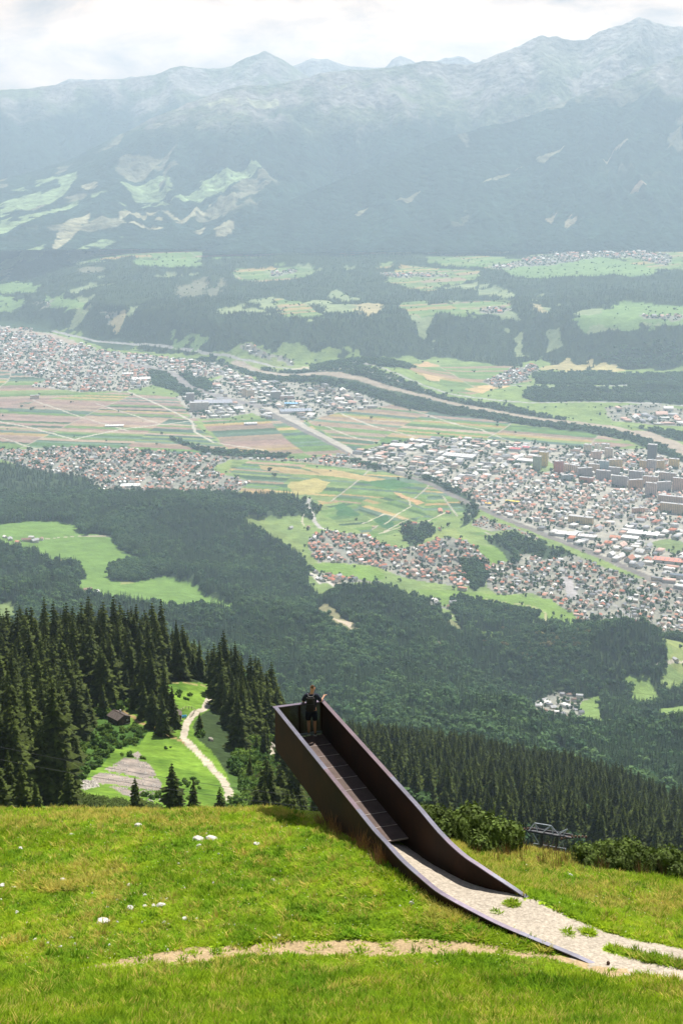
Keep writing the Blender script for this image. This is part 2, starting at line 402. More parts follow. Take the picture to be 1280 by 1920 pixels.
# built-up ground
TOWNC = (.235, .23, .19)
TOWNS = {
 'hall': [(-700, 605), (0, 612), (60, 618), (140, 640), (200, 660), (300, 668), (400, 690), (420, 705), (300, 720), (230, 735), (150, 735), (60, 725), (90, 712), (0, 692), (-700, 690)],
 'works': [(300, 668), (400, 680), (430, 690), (480, 715), (600, 738), (760, 752), (735, 765), (640, 775), (560, 790), (500, 785), (470, 775), (420, 785), (360, 785), (330, 745), (420, 705)],
 'rum': [(-700, 845), (0, 843), (200, 838), (330, 850), (450, 857), (560, 862), (660, 850), (740, 882), (700, 884), (560, 866), (430, 862), (395, 880), (470, 905), (440, 925), (400, 925), (330, 928), (190, 922), (160, 895), (60, 880), (0, 862), (-700, 862)],
 'city': [(660, 848), (740, 830), (830, 820), (1000, 830), (1110, 842), (1220, 842), (1290, 870), (1950, 960), (1950, 1330), (1320, 1130), (1130, 1050), (1000, 995), (900, 955), (880, 935), (800, 900), (720, 880)],
 'arzl': [(575, 1030), (610, 1005), (680, 1008), (730, 1030), (800, 1028), (880, 1034), (905, 1045), (915, 1075), (910, 1098), (850, 1100), (760, 1085), (700, 1065), (640, 1060), (590, 1060)],
 'suburb': [(905, 1045), (985, 1020), (1050, 1030), (1130, 1065), (1260, 1105), (1950, 1400), (1950, 1420), (1250, 1210), (1200, 1175), (1110, 1160), (1090, 1170), (1060, 1150), (1000, 1110), (940, 1120), (915, 1100)],
 'gardens': [(880, 985), (900, 968), (960, 990), (1010, 1010), (985, 1018), (940, 1000)],
 'hamlet': [(985, 1318), (1050, 1312), (1120, 1322), (1135, 1337), (1060, 1345), (1000, 1334)],
 'roof_hamlet': [(790, 1120), (850, 1125), (865, 1140), (840, 1148), (800, 1135)],
 'far_works': [(1130, 770), (1230, 765), (1290, 775), (1300, 800), (1230, 798), (1150, 790)],
 'far_village': [(905, 720), (960, 690), (1000, 682), (1010, 690), (985, 715), (930, 730)],
 'mid_village': [(450, 645), (500, 660), (550, 680), (560, 692), (500, 675), (455, 660)],
 'arzl_west': [(580, 1065), (640, 1068), (700, 1080), (720, 1095), (640, 1092), (595, 1090)],
}
for k, P in TOWNS.items(): paint(inp(P, 2400), TOWN, (.30, .285, .24) if k in ('city', 'works', 'hall') else TOWNC, .30, 8, 25)
for P in [[(1210, 1020), (1260, 1010), (1300, 1025), (1260, 1040)], [(985, 868), (1030, 862), (1045, 880), (1000, 888)]]:
    paint(inp(P), MEADOW, (.16, .21, .08), .2)
for P in [[(1010, 1135), (1050, 1125), (1080, 1150), (1060, 1165), (1000, 1140)], ]:
    pass
# pastures within the built-up edge
paint(inp([(560, 1060), (600, 1062), (640, 1062), (705, 1068), (725, 1085), (700, 1092), (640, 1082), (600, 1075)]), MEADOW, GRASS_C, .15)
paint(inp([(780, 1105), (900, 1112), (960, 1118), (1030, 1122), (1065, 1145), (1085, 1168), (1070, 1178), (1010, 1176), (985, 1150), (890, 1152), (830, 1140)]), MEADOW, (.155, .235, .055), .15)
paint(inp([(1090, 1168), (1150, 1172), (1180, 1186), (1130, 1190)]), MEADOW, (.16, .235, .06), .15)
paint(inp([(1215, 1195), (1290, 1190), (1330, 1300), (1250, 1285), (1255, 1265), (1235, 1225)]), MEADOW, (.20, .24, .08), .2)
paint(inp([(790, 1000), (850, 990), (880, 1020), (850, 1032), (800, 1028)]), MEADOW, (.19, .235, .075), .2)
paint(inp([(890, 1030), (930, 1028), (965, 1050), (920, 1060)]), MEADOW, GRASS_C, .2)
paint(inp([(880, 1000), (960, 995), (1030, 1025), (985, 1022), (930, 1012)]), FIELD, strips(.5, 20, 200, 3, [0, 6, 8, 1]))
# woods on the floor
for P in [[(580, 698), (640, 684), (700, 682), (740, 695), (775, 712), (770, 722), (700, 726), (620, 722), (585, 712)],
          [(1000, 700), (1080, 700), (1200, 702), (1290, 700), (1700, 700), (1700, 745), (1290, 720), (1180, 742), (1120, 736), (1000, 722)],
          [(985, 735), (1060, 735), (1160, 745), (1290, 726), (1700, 730), (1700, 770), (1290, 768), (1140, 764), (1000, 758), (980, 750)],
          [(1100, 662), (1290, 640), (1700, 640), (1700, 690), (1290, 690), (1150, 690)],
          [(500, 720), (640, 745), (760, 770), (900, 785), (1000, 800), (1100, 812), (1180, 828), (1230, 850), (1290, 870), (1290, 840), (1220, 815), (1080, 792), (950, 765), (850, 752), (760, 738), (640, 722), (520, 700), (440, 678), (300, 665), (200, 640), (100, 612), (0, 600), (-700, 580), (-700, 606), (0, 612), (130, 628), (200, 652), (330, 668), (430, 690)],
          [(1180, 800), (1290, 815), (1290, 832), (1230, 815)],
          [(640, 862), (700, 873), (760, 890), (820, 905), (870, 925), (900, 950), (885, 975), (860, 992), (870, 960), (860, 935), (800, 908), (720, 885)],
          [(905, 1010), (960, 1000), (1040, 1028), (1080, 1042), (1020, 1050), (985, 1035), (960, 1060), (930, 1030)],
          [(755, 985), (800, 982), (815, 1000), (795, 1025), (765, 1028), (750, 1005)],
          [(865, 1060), (900, 1055), (915, 1090), (890, 1110), (875, 1090)],
          [(560, 935), (600, 945), (590, 985), (560, 970), (520, 975), (480, 972), (540, 955)],
          [(1215, 1208), (1290, 1210), (1330, 1222), (1240, 1220)],
          [(845, 1125), (905, 1130), (1005, 1152), (1005, 1165), (985, 1175), (880, 1172), (845, 1155)],
          [(315, 820), (380, 842), (460, 850), (540, 855), (540, 862), (440, 858), (380, 850), (330, 832)],
          [(280, 695), (340, 705), (390, 712), (400, 735), (350, 745), (290, 722)]]:
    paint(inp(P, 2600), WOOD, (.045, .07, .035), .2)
# river, roads, railway
RIV = (.32, .265, .205)
lane([(-100, 605), (40, 620), (110, 632), (140, 645)], 60, RIV, WATER)
lane([(440, 680), (480, 695), (540, 712), (640, 733), (720, 745), (800, 752), (900, 768), (1000, 785), (1080, 793), (1150, 802), (1220, 820), (1260, 835), (1320, 870)], 52, RIV, WATER)
lane([(1200, 812), (1250, 830), (1300, 855)], 90, RIV, WATER)
lane([(100, 622), (180, 640), (300, 650), (420, 668), (480, 680), (560, 700), (700, 725), (840, 745), (1000, 760), (1290, 768)], 20, (.33, .32, .30))
lane([(400, 680), (560, 715), (640, 725), (800, 745)], 14, (.34, .32, .28))
lane([(1300, 722), (1200, 738), (1120, 740), (1000, 728), (960, 726)], 26, (.30, .30, .28))
lane([(480, 760), (520, 785), (600, 822), (680, 862), (720, 880), (800, 905), (880, 945), (950, 975), (1050, 1015), (1150, 1055), (1260, 1105), (1400, 1150)], 30, (.17, .155, .14))
lane([(500, 765), (560, 795), (640, 838), (690, 868)], 44, (.36, .33, .28)); lane([(500, 770), (560, 800), (640, 843), (690, 872)], 12, (.15, .14, .13))
lane([(200, 672), (260, 685), (320, 700), (350, 725), (400, 742), (480, 762)], 60, (.22, .20, .19))
lane([(-40, 785), (50, 800), (140, 825), (150, 822), (230, 805), (360, 790), (365, 810), (400, 830), (450, 838), (500, 845)], 12, (.42, .39, .32))
lane([(240, 735), (300, 760), (360, 790)], 12, (.42, .39, .32)); lane([(0, 820), (60, 840), (120, 855)], 9, (.4, .37, .3)); lane([(60, 750), (160, 785), (240, 808)], 9, (.4, .37, .3)); lane([(180, 757), (300, 795)], 9, (.4, .37, .3))
lane([(640, 778), (700, 800), (780, 820)], 10, (.42, .39, .32)); lane([(610, 800), (660, 820), (710, 830)], 9, (.4, .37, .3)); lane([(700, 790), (830, 790), (870, 800), (900, 805), (960, 830)], 9, (.4, .37, .3)); lane([(770, 770), (870, 800)], 8, (.4, .37, .3))
lane([(580, 935), (576, 950), (585, 965), (590, 985), (600, 1000), (630, 1008)], 14, (.36, .34, .31))
lane([(720, 1000), (745, 985), (765, 975), (720, 965), (680, 985)], 6, (.42, .38, .28)); lane([(765, 935), (770, 950), (745, 965), (720, 985)], 5, (.42, .38, .28)); lane([(710, 1005), (750, 990), (800, 978), (835, 962), (885, 965)], 6, (.42, .38, .28))
lane([(570, 965), (566, 985), (570, 995)], 5, (.42, .38, .28)); lane([(600, 1090), (580, 1075), (610, 1085), (650, 1110)], 10, (.45, .42, .36)); lane([(910, 1125), (1000, 1138), (1022, 1150), (1022, 1178)], 6, (.30, .29, .15))
lane([(1225, 1290), (1260, 1278), (1300, 1268)], 8, (.42, .38, .3)); lane([(1040, 1060), (1100, 1100), (1200, 1170)], 10, (.28, .27, .26)); lane([(1060, 1085), (1075, 1120)], 30, (.33, .31, .30))
# open ground on the great slope
LM = (.12, .20, .048)
for P, c in [([(-700, 985), (0, 985), (60, 978), (120, 980), (150, 990), (145, 1003), (212, 1008), (222, 1022), (235, 1040), (275, 1055), (278, 1070), (235, 1078), (170, 1085), (150, 1066), (175, 1052), (150, 1045), (100, 1042), (50, 1022), (0, 1008), (-700, 1010)], LM),
             ([(130, 1098), (165, 1088), (230, 1078), (275, 1076), (330, 1092), (370, 1105), (372, 1120), (430, 1135), (440, 1143), (400, 1145), (330, 1143), (250, 1135), (170, 1118)], LM),
             ([(445, 978), (480, 975), (520, 1000), (570, 1035), (590, 1062), (560, 1045), (520, 1020), (480, 1000)], (.17, .22, .07)),
             ([(0, 1137), (25, 1135), (35, 1155), (20, 1178), (-20, 1178)], (.15, .20, .07)),
             ([(585, 1145), (610, 1135), (640, 1165), (665, 1190), (640, 1200), (600, 1175), (575, 1160)], (.18, .17, .09)),
             ([(890, 1195), (945, 1187), (945, 1200), (915, 1215), (890, 1215)], (.155, .235, .055)),
             ([(815, 1150), (850, 1170), (868, 1195), (848, 1205), (838, 1180)], (.17, .18, .08)),
             ([(683, 1358), (717, 1358), (712, 1372), (675, 1376)], (.13, .21, .05)),
             ([(1160, 1305), (1215, 1300), (1230, 1315), (1180, 1318)], (.15, .22, .06)), ([(1085, 1320), (1120, 1316), (1130, 1330), (1090, 1332)], (.15, .22, .06)),
             ([(1230, 1335), (1300, 1325), (1300, 1345), (1240, 1350)], (.15, .22, .06)),
             ([(210, 1075), (240, 1070), (260, 1078), (215, 1085)], (.22, .24, .09)), ([(455, 980), (500, 975), (500, 985), (460, 990)], (.17, .22, .07))]:
    q = inp(P, 1600)
    for dy_ in ((7, 14, 21) if P[0][0] < 200 and P[0][1] < 1120 else (7, 13)): q |= inp([(a_+dy_*.6, b_+dy_) for a_, b_ in P], 1600)      # the trees in front of a clearing hide its near edge
    paint(q & (CLS != ROAD), MEADOW, c, .12, 5, 90)
paint(inp([(205, 1092), (212, 1066), (250, 1056), (318, 1052), (324, 1074), (300, 1086), (250, 1094)], 1600), WOOD, (.045, .07, .035), .2)
lane([(326, 1088), (380, 1082), (430, 1080), (470, 1072)], 26, (.045, .07, .035), WOOD)
lane([(80, 1012), (150, 1006), (212, 1009)], 6, (.36, .32, .24))
for P in [[(832, 1160), (845, 1158), (840, 1180), (835, 1178)], [(820, 1230), (828, 1222), (826, 1240)], [(340+285, 1090), (640, 1088), (642, 1100), (630, 1100)], [(600, 1168), (660, 1185), (655, 1198)]]:
    paint(inp(P, 1600, step=5), BARE, (.40, .33, .25), .1)
for P in [[(745, 1300), (830, 1290), (880, 1330), (800, 1350)], [(450, 1210), (520, 1220), (500, 1260)], [(960, 1180), (1080, 1190), (1160, 1200), (1150, 1280), (980, 1290), (900, 1250)], [(270, 985), (380, 985), (400, 1000), (300, 1010)], [(380, 1025), (470, 1060), (450, 1100), (370, 1080)], [(640, 1300), (760, 1260), (720, 1340), (650, 1350)]]:
    paint(inp(P, 1600) & (CLS == FOREST) & (fbm(X0/130, Y0/130, 3, 61) > -.12), WOOD, (.05, .08, .03), .2)
# the terrace: pastures, plots and hamlets between woods
TM = (.17, .24, .085)
TERR = [([(-700, 545), (0, 560), (50, 565), (20, 575), (-700, 580)], 0), ([(80, 558), (160, 565), (160, 575), (100, 572)], 0), ([(0, 530), (60, 528), (75, 540), (0, 545)], 0), ([(325, 632), (395, 630), (380, 640), (330, 640)], 0),
        ([(208, 612), (232, 600), (228, 618), (208, 620)], 1), ([(515, 562), (560, 560), (585, 575), (605, 590), (530, 586)], 2), ([(440, 505), (520, 503), (600, 508), (540, 520), (440, 525)], 2), ([(250, 490), (330, 480), (380, 485), (370, 492), (260, 496)], 0),
        ([(190, 465), (300, 458), (450, 450), (600, 452), (680, 450), (760, 460), (770, 470), (640, 475), (480, 478), (330, 475), (230, 480), (140, 485), (190, 473)], 2), ([(665, 572), (690, 567), (720, 575), (690, 588)], 1),
        ([(745, 570), (800, 562), (800, 572), (955, 565), (950, 578), (860, 588), (780, 588)], 2), ([(1000, 572), (1016, 572), (1012, 582)], 1), ([(1075, 600), (1110, 590), (1170, 570), (1260, 575), (1700, 570), (1700, 605), (1260, 608), (1190, 608), (1120, 610)], 0),
        ([(720, 520), (760, 500), (860, 505), (900, 508), (890, 520), (800, 540), (760, 535)], 2), ([(800, 470), (870, 458), (880, 475), (1000, 490), (960, 500), (860, 490), (800, 485)], 2),
        ([(940, 505), (1010, 488), (1100, 478), (1160, 490), (1225, 500), (1225, 515), (1120, 518), (1040, 516), (960, 510)], 0), ([(1160, 480), (1200, 455), (1290, 460), (1700, 460), (1700, 520), (1290, 515), (1240, 500)], 2),
        ([(700, 500), (740, 495), (730, 502)], 2), ([(330, 545), (390, 525), (380, 550), (335, 558)], 3), ([(385, 548), (425, 528), (400, 556)], 3), ([(0, 495), (60, 465), (90, 462), (30, 490), (0, 500)], 0), ([(140, 505), (200, 498), (180, 510)], 3)]
TC = [np.array((.15, .23, .08)), np.array((.33, .28, .15)), None, np.array((.14, .14, .09))]
for P, k in TERR:
    q = inp(P, 7600) | inp([(a_, b_+4) for a_, b_ in P], 7600) | inp([(a_, b_+8) for a_, b_ in P], 7600)
    paint(q, MEADOW, strips(.2+.1*k, 55, 380, 71, [0, 6, 8, 5, 6, 8, 0, 2]) if k == 2 else TC[k], .18, 5, 150)
TTOWN = [[(470, 462), (520, 458), (600, 466), (590, 474), (480, 474)], [(500, 512), (560, 508), (550, 516), (510, 518)], [(920, 500), (1010, 480), (1090, 474), (1115, 482), (1080, 492), (1000, 500), (930, 506)], [(710, 515), (760, 512), (840, 518), (840, 523), (740, 522)], [(900, 578), (955, 577), (950, 587), (900, 588)], [(1190, 592), (1290, 590), (1290, 600), (1200, 600)], [(1020, 474), (1160, 462), (1260, 480), (1250, 500), (1180, 485), (1040, 482)],
         [(60, 575), (100, 565), (90, 580)], [(190, 600), (215, 600), (210, 615)], [(1250, 665), (1300, 655), (1300, 675)]]
TTM = np.zeros(Z0.shape, bool)
for P in TTOWN:
    q = inp(P, 7600); TTM |= q; paint(q, TOWN, (.22, .22, .17), .2)
# the near slope: hay meadow, trail, scree, scrub  (r 60-700)
NM = (.10, .175, .025)
q = inp([(-60, 1600), (-60, 1505), (60, 1508), (120, 1500), (150, 1480), (88, 1478), (90, 1465), (150, 1466), (170, 1445), (150, 1430), (170, 1400), (180, 1375), (205, 1355), (215, 1338), (240, 1325), (262, 1340), (285, 1352), (310, 1375), (330, 1375), (330, 1352), (332, 1320), (318, 1300), (305, 1277), (330, 1277), (380, 1284), (412, 1286), (400, 1300), (392, 1325), (375, 1345), (362, 1370), (370, 1392), (400, 1420), (425, 1450), (440, 1490), (440, 1560), (300, 1600)], 100, step=8)
paint(q, MEADOW, NM, .55, 5, 9); CLS[q & (R0 > 535)] = FOREST
for P, c in [([(172, 1452), (210, 1430), (259, 1409), (289, 1441), (304, 1467), (300, 1494), (240, 1497), (210, 1479), (176, 1464)], (.22, .19, .165)), ([(85, 1470), (112, 1468), (116, 1478), (92, 1484)], (.38, .35, .31)), ([(140, 1462), (180, 1463), (186, 1475), (160, 1484), (146, 1476)], (.38, .35, .31)),
             ([(500, 1392), (512, 1370), (520, 1420), (505, 1430)], (.35, .32, .25))]:
    q = inp(P, 150, step=5) & (R0 < 640); q &= fbm(X0/7, Y0/7, 4, 55) > -.3
    paint(q, ROCK, c, .3, 9, 3)
def track(P, w, c, cls=ROAD):
    Q = wpoly(P, 150, closed=False, step=5); m = (line_dist(X0, Y0, Q, 12) < w/2*(1+.35*fbm(X0/6, Y0/6, 2, 7))) & (R0 < 700); paint(m, cls, c, .15, 4, 3)
track([(221, 1323), (262, 1359), (300, 1378), (340, 1396), (360, 1406)], 1.6, (.24, .17, .08), MEADOW)
track([(140, 1440), (148, 1420), (150, 1400)], 1.5, (.33, .26, .15)); track([(307, 1276), (350, 1281), (375, 1286), (396, 1290)], 1.6, (.25, .22, .09), MEADOW)
TRAIL = [(400, 1291), (394, 1297), (382, 1325), (364, 1340), (349, 1370), (344, 1389), (360, 1406), (390, 1432), (416, 1456), (428, 1482), (432, 1510)]
track(TRAIL, 2.4, (.36, .32, .25))
q = inp([(182, 1345), (215, 1354), (255, 1366), (282, 1376), (262, 1398), (215, 1404), (190, 1432), (150, 1447), (155, 1400)], 150, step=6) & (R0 < 600); paint(q, SCRUB, (.05, .10, .02), .35, 5, 8); BANK = q.copy()
# a scrubby belt round the near meadow
nr = (R0 > 130) & (R0 < 620) & (CLS == FOREST)
ppx, ppy = proj(X0, Y0, Z0)
q = nr & ((in_poly(X0, Y0, wpoly([(150, 1490), (90, 1480), (110, 1430), (150, 1390), (190, 1335), (260, 1320), (300, 1370), (330, 1400), (430, 1450), (470, 1400), (560, 1380), (620, 1450), (640, 1560), (430, 1560), (300, 1520)], 150, step=8))) | (R0 < 240))
paint(q, SCRUB, (.06, .11, .025), .35, 5, 8)
q = (R0 > 240) & (R0 < 640) & (ppx > 560) & (CLS == FOREST); paint(q, SCRUB, (.06, .11, .025), .35, 5, 8)

tq = (R0 > 8400) & (CLS == FOREST) & (fbm(X0/260, Y0/420, 4, 88) > .36); paint(tq, MEADOW, (.20, .24, .12), .25, 5, 150)
# pastures lie on level ground
tm = (((R0 > 8000) & (CLS != FOREST) & (CLS != WOOD)) | ((R0 > 1500) & (R0 < 4800) & (CLS == MEADOW))).astype(float)
tm *= np.where(R0 < 6000, 1-sstep(430, 640, ppx), 1)
for _ in range(10):
    tm[1:-1] = (tm[:-2]+tm[1:-1]*2+tm[2:])/4; tm[:, 1:-1] = (tm[:, :-2]+tm[:, 1:-1]*2+tm[:, 2:])/4
D *= 1-.85*np.clip(tm*1.5, 0, 1); Z1 = Z0+D; TAB = make_table(Z1)
ii = np.arange(NA-1)[:, None]*NR + np.arange(NR-1)[None, :]
F = np.stack([ii, ii+NR, ii+NR+1, ii+1], -1).reshape(-1, 4)
ter_mat = mat('ground_cover', attr='col', rough=1, spec=.05, noise=[(.02, .8, 1.2, 6), (.35, .75, 1.25, 4)], bump=(.05, .6, 8))
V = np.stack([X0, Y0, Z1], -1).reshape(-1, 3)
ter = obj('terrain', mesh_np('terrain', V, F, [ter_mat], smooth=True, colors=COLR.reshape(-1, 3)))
tag(ter, kind='structure', label='wooded mountain slope, valley floor with plots and the terrace beyond')

# ------------------------------------------------------------------ mountain ranges behind the terrace
rock_cols = np.array(((.215, .195, .17), (.11, .125, .07), (.017, .033, .022)))
def range_mesh(name, crest, r_crest, foot_r, foot_py, back=2500, n=150, rows=150, rough=1., seed=1, treeline=(170, 290), clear=(), sharp=1.0, label=None):
    cp = np.array(crest, float)
    az = np.arctan2(*ray(cp[:, 0], cp[:, 1])[:2]); rc = np.interp(cp[:, 0], *zip(*r_crest))
    zc = at_r(cp[:, 0], cp[:, 1], rc)[2]
    A = np.linspace(max(az[0], math.radians(-40)), min(az[-1], math.radians(40)), n)
    RC = np.interp(A, az, rc); ZC = np.interp(A, az, zc)
    fp = np.array(foot_py, float); faz = np.arctan2(*ray(fp[:, 0], fp[:, 1])[:2]); FR = np.interp(A, faz, np.interp(fp[:, 0], *zip(*foot_r)))
    FZ = np.interp(A, faz, at_r(fp[:, 0], fp[:, 1], np.interp(fp[:, 0], *zip(*foot_r)))[2])
    nb = rows//5
    t = np.concatenate([np.linspace(0, 1, rows), 1+np.linspace(0, 1, nb+1)[1:]])[None, :]
    front = np.minimum(t, 1); bk = np.maximum(t-1, 0)
    Rr = FR[:, None]+(RC-FR)[:, None]*front + bk*back
    prof = .55*front + .45*front**2.0
    Zz = FZ[:, None]+(ZC-FZ)[:, None]*prof - bk*900*(.4+bk)
    X = np.sin(A)[:, None]*Rr; Y = np.cos(A)[:, None]*Rr
    H = (ZC-FZ)[:, None]
    # gullies run down the slope: noise stretched along the fall line
    aa = A[:, None]*RC.mean()
    g = fbm(aa/850 + .35*fbm(X/900, Y/900, 2, seed+5), Rr/3300, 6, seed, .52, True)
    g2 = fbm(aa/260, Rr/700, 5, seed+9, .55, True)
    w = 1.5*(front*(1-front)*4)**.7
    Zz = Zz + rough*H*.115*g*w + rough*H*.030*g2*(w*.8+.12*(front > .5)) 
    Zz = Zz + sharp*H*.012*fbm(aa/150, Rr/400, 4, seed+30, .6, True)*(front > .02)
    # cover
    px, py = proj(X, Y, Zz)
    hgt = (Zz-FLOOR)
    tl = sstep(treeline[0], treeline[1], hgt + 190*fbm(X/700, Y/700, 5, seed+2) + 160*g2)
    rk = fbm(X/300, Y/300, 5, seed+4)
    alp = sstep(-.25, .25, rk)[..., None]*rock_cols[0] + (1-sstep(-.25, .25, rk))[..., None]*rock_cols[1]
    hi = sstep(treeline[1]+150, treeline[1]+900, hgt)[..., None]; alp = alp*(1-hi)+rock_cols[0]*hi
    fo = rock_cols[2]*(1+.5*fbm(X/220, Y/220, 4, seed+6))[..., None]
    c = fo*(1-tl[..., None])+alp*tl[..., None]
    patch = sstep(.30, .36, fbm(X/330, Rr/420, 4, seed+7))*(1-tl)*sstep(.05, .2, front)*sstep(.2, .45, fbm(X/1500, Y/1500, 2, seed+8)+.15)
    c = c*(1-.7*patch[..., None]) + .7*patch[..., None]*np.array((.20, .19, .12))
    uz = FZ[:, None]+(ZC-FZ)[:, None]*prof; spx, spy = proj(X, Y, uz)
    for P, k, v in clear:
        q = in_poly(spx, spy, np.array(P, float)) & (front > .001)
        q &= fbm(X/160, Y/160, 3, seed+70) > -.32
        cc = np.array(k)*(1+v*fbm(X/260, Y/260, 3, seed+40))[..., None]; c = np.where(q[..., None], cc, c)
    i2 = np.arange(X.shape[0]-1)[:, None]*X.shape[1] + np.arange(X.shape[1]-1)[None, :]
    FF = np.stack([i2, i2+X.shape[1], i2+X.shape[1]+1, i2+1], -1).reshape(-1, 4)
    me = mesh_np(name, np.stack([X, Y, Zz], -1).reshape(-1, 3), FF, [mtn_mat], smooth=True, colors=np.clip(c, .01, .6).reshape(-1, 3))
    return tag(obj(name, me), kind='structure', label=label)
mtn_mat = mat('mountain_cover', attr='col', rough=1, spec=.03, noise=[(.012, .55, 1.5, 6), (.0025, .75, 1.3, 3)], bump=(.015, 1.0, 45))
GM = (.19, .25, .12); TMc = (.27, .25, .15)
MEAD = [([(225, 355), (262, 342), (302, 328), (318, 345), (330, 362), (290, 380), (240, 378)], GM, .1), ([(320, 380), (380, 350), (490, 342), (495, 350), (430, 375), (350, 385)], GM, .4), ([(205, 395), (300, 378), (320, 385), (240, 402)], GM, .1),
        ([(225, 415), (300, 405), (340, 415), (395, 390), (390, 405), (350, 422), (300, 436), (228, 434)], TMc, .3), ([(0, 385), (70, 370), (115, 365), (110, 345), (50, 365), (10, 368), (60, 350), (140, 330), (148, 345), (130, 370), (100, 395), (0, 415)], GM, .25),
        ([(0, 420), (60, 415), (110, 405), (160, 385), (205, 380), (150, 400), (40, 430), (0, 440)], GM, .2), ([(95, 475), (110, 440), (130, 425), (170, 415), (165, 430), (130, 455)], TMc, .2), ([(365, 440), (385, 432), (380, 450)], TMc, .1), ([(402, 440), (438, 437), (436, 452), (408, 455)], TMc, .1), ([(20, 475), (85, 462), (80, 468), (30, 482)], GM, .1),
        ([(155, 365), (185, 362), (182, 374), (158, 374)], TMc, .1), ([(100, 480), (190, 455), (240, 452), (140, 482)], GM, .2)]
range_mesh('mountain_range', [(-900, 500), (-300, 400), (0, 338), (60, 322), (130, 300), (215, 258), (300, 216), (350, 195), (390, 181), (450, 162), (520, 158), (560, 150), (600, 138), (650, 133), (700, 130), (745, 126), (790, 115), (830, 119), (880, 122), (900, 116), (940, 98), (985, 80), (1010, 68), (1040, 70), (1070, 76), (1100, 74), (1125, 60), (1160, 50), (1180, 40), (1197, 34), (1215, 42), (1240, 48), (1280, 50), (1500, 70), (1900, 90)],
           [(-900, 14500), (0, 14500), (640, 15200), (1280, 15800), (1900, 15800)], [(-900, 11000), (0, 11200), (400, 11900), (1280, 12400), (1900, 12400)], [(-900, 458), (0, 470), (300, 466), (600, 468), (1280, 470), (1900, 470)], n=620, rows=190, seed=3,
           treeline=(1250, 1560), clear=MEAD + [([(380, 210), (420, 200), (520, 195), (525, 212), (440, 220)], (.26, .26, .16), .2), ([(620, 172), (700, 165), (715, 172), (640, 180)], (.26, .26, .16), .2)], label='main mountain range, wooded below and bare at its crest')
range_mesh('mountain_ridge', [(380, 470), (440, 425), (520, 385), (600, 352), (680, 320), (760, 290), (830, 262), (900, 240), (960, 229), (1000, 214), (1060, 190), (1120, 165), (1160, 152), (1200, 132), (1240, 118), (1280, 104), (1500, 40), (1900, 0)],
           [(300, 11900), (700, 13000), (1280, 14200), (1900, 14500)], [(300, 11500), (1280, 11700), (1900, 11700)], [(380, 474), (600, 474), (1280, 472), (1900, 472)], n=460, rows=170, seed=12, back=2200,
           treeline=(1500, 1800), clear=[([(1180, 380), (1215, 355), (1220, 362), (1195, 385)], (.30, .23, .15), .1), ([(1020, 430), (1045, 412), (1030, 435)], (.27, .23, .15), .1), ([(740, 380), (790, 350), (770, 375)], (.20, .19, .12), .1), ([(900, 355), (980, 318), (930, 350)], (.22, .21, .13), .2), ([(1130, 300), (1180, 285), (1150, 305)], (.25, .22, .14), .1), ([(1050, 440), (1075, 410), (1080, 430), (1060, 445)], (.27, .23, .15), .1), ([(660, 405), (690, 395), (672, 412)], (.24, .23, .14), .1), ([(1000, 310), (1060, 290), (1020, 318)], (.22, .21, .13), .2)], label='dark wooded ridge in front of the main range')
range_mesh('side_range', [(-900, 150), (-300, 168), (0, 168), (60, 166), (110, 158), (160, 152), (230, 150), (290, 140), (320, 128), (345, 124), (390, 130), (430, 126), (462, 108), (495, 96), (520, 106), (545, 120), (570, 140), (640, 180), (800, 240)],
           [(-900, 18000), (800, 18000)], [(-900, 14800), (800, 15300)], [(-900, 400), (0, 380), (400, 330), (800, 300)], n=330, rows=90, seed=22, treeline=(1500, 1750), label='blue mountain range with a pointed summit')
range_mesh('far_range', [(60, 180), (110, 157), (130, 148), (160, 150), (230, 148), (245, 143), (300, 150), (480, 150), (555, 122), (585, 110), (610, 111), (650, 124), (700, 128), (722, 126), (735, 112), (750, 105), (768, 111), (790, 125), (812, 116), (830, 110), (850, 107), (865, 106), (885, 116), (960, 150)],
           [(0, 20500), (960, 20500)], [(0, 18500), (960, 18500)], [(60, 260), (960, 260)], n=260, rows=50, seed=32, treeline=(1000, 1100), back=1500, label='faint far summits behind the range')
# the haze of the summer air: one closed box, the sky outside it
hz = MB().box((0, 7000, -55), (60000, 30600, 2530)).build('haze', None)
hm = bpy.data.materials.new('haze'); hm.use_nodes = True; hm.node_tree.nodes.remove(hm.node_tree.nodes['Principled BSDF'])
pv = hm.node_tree.nodes.new('ShaderNodeVolumePrincipled'); pv.inputs['Density'].default_value = HAZE_DENSITY; pv.inputs['Color'].default_value = (*HAZE_COL, 1)
pv.inputs['Anisotropy'].default_value = .35
hm.node_tree.links.new(pv.outputs[0], hm.node_tree.nodes['Material Output'].inputs['Volume'])
hz.data.materials.append(hm); tag(hz, kind='stuff', label='pale blue summer haze filling the valley air')
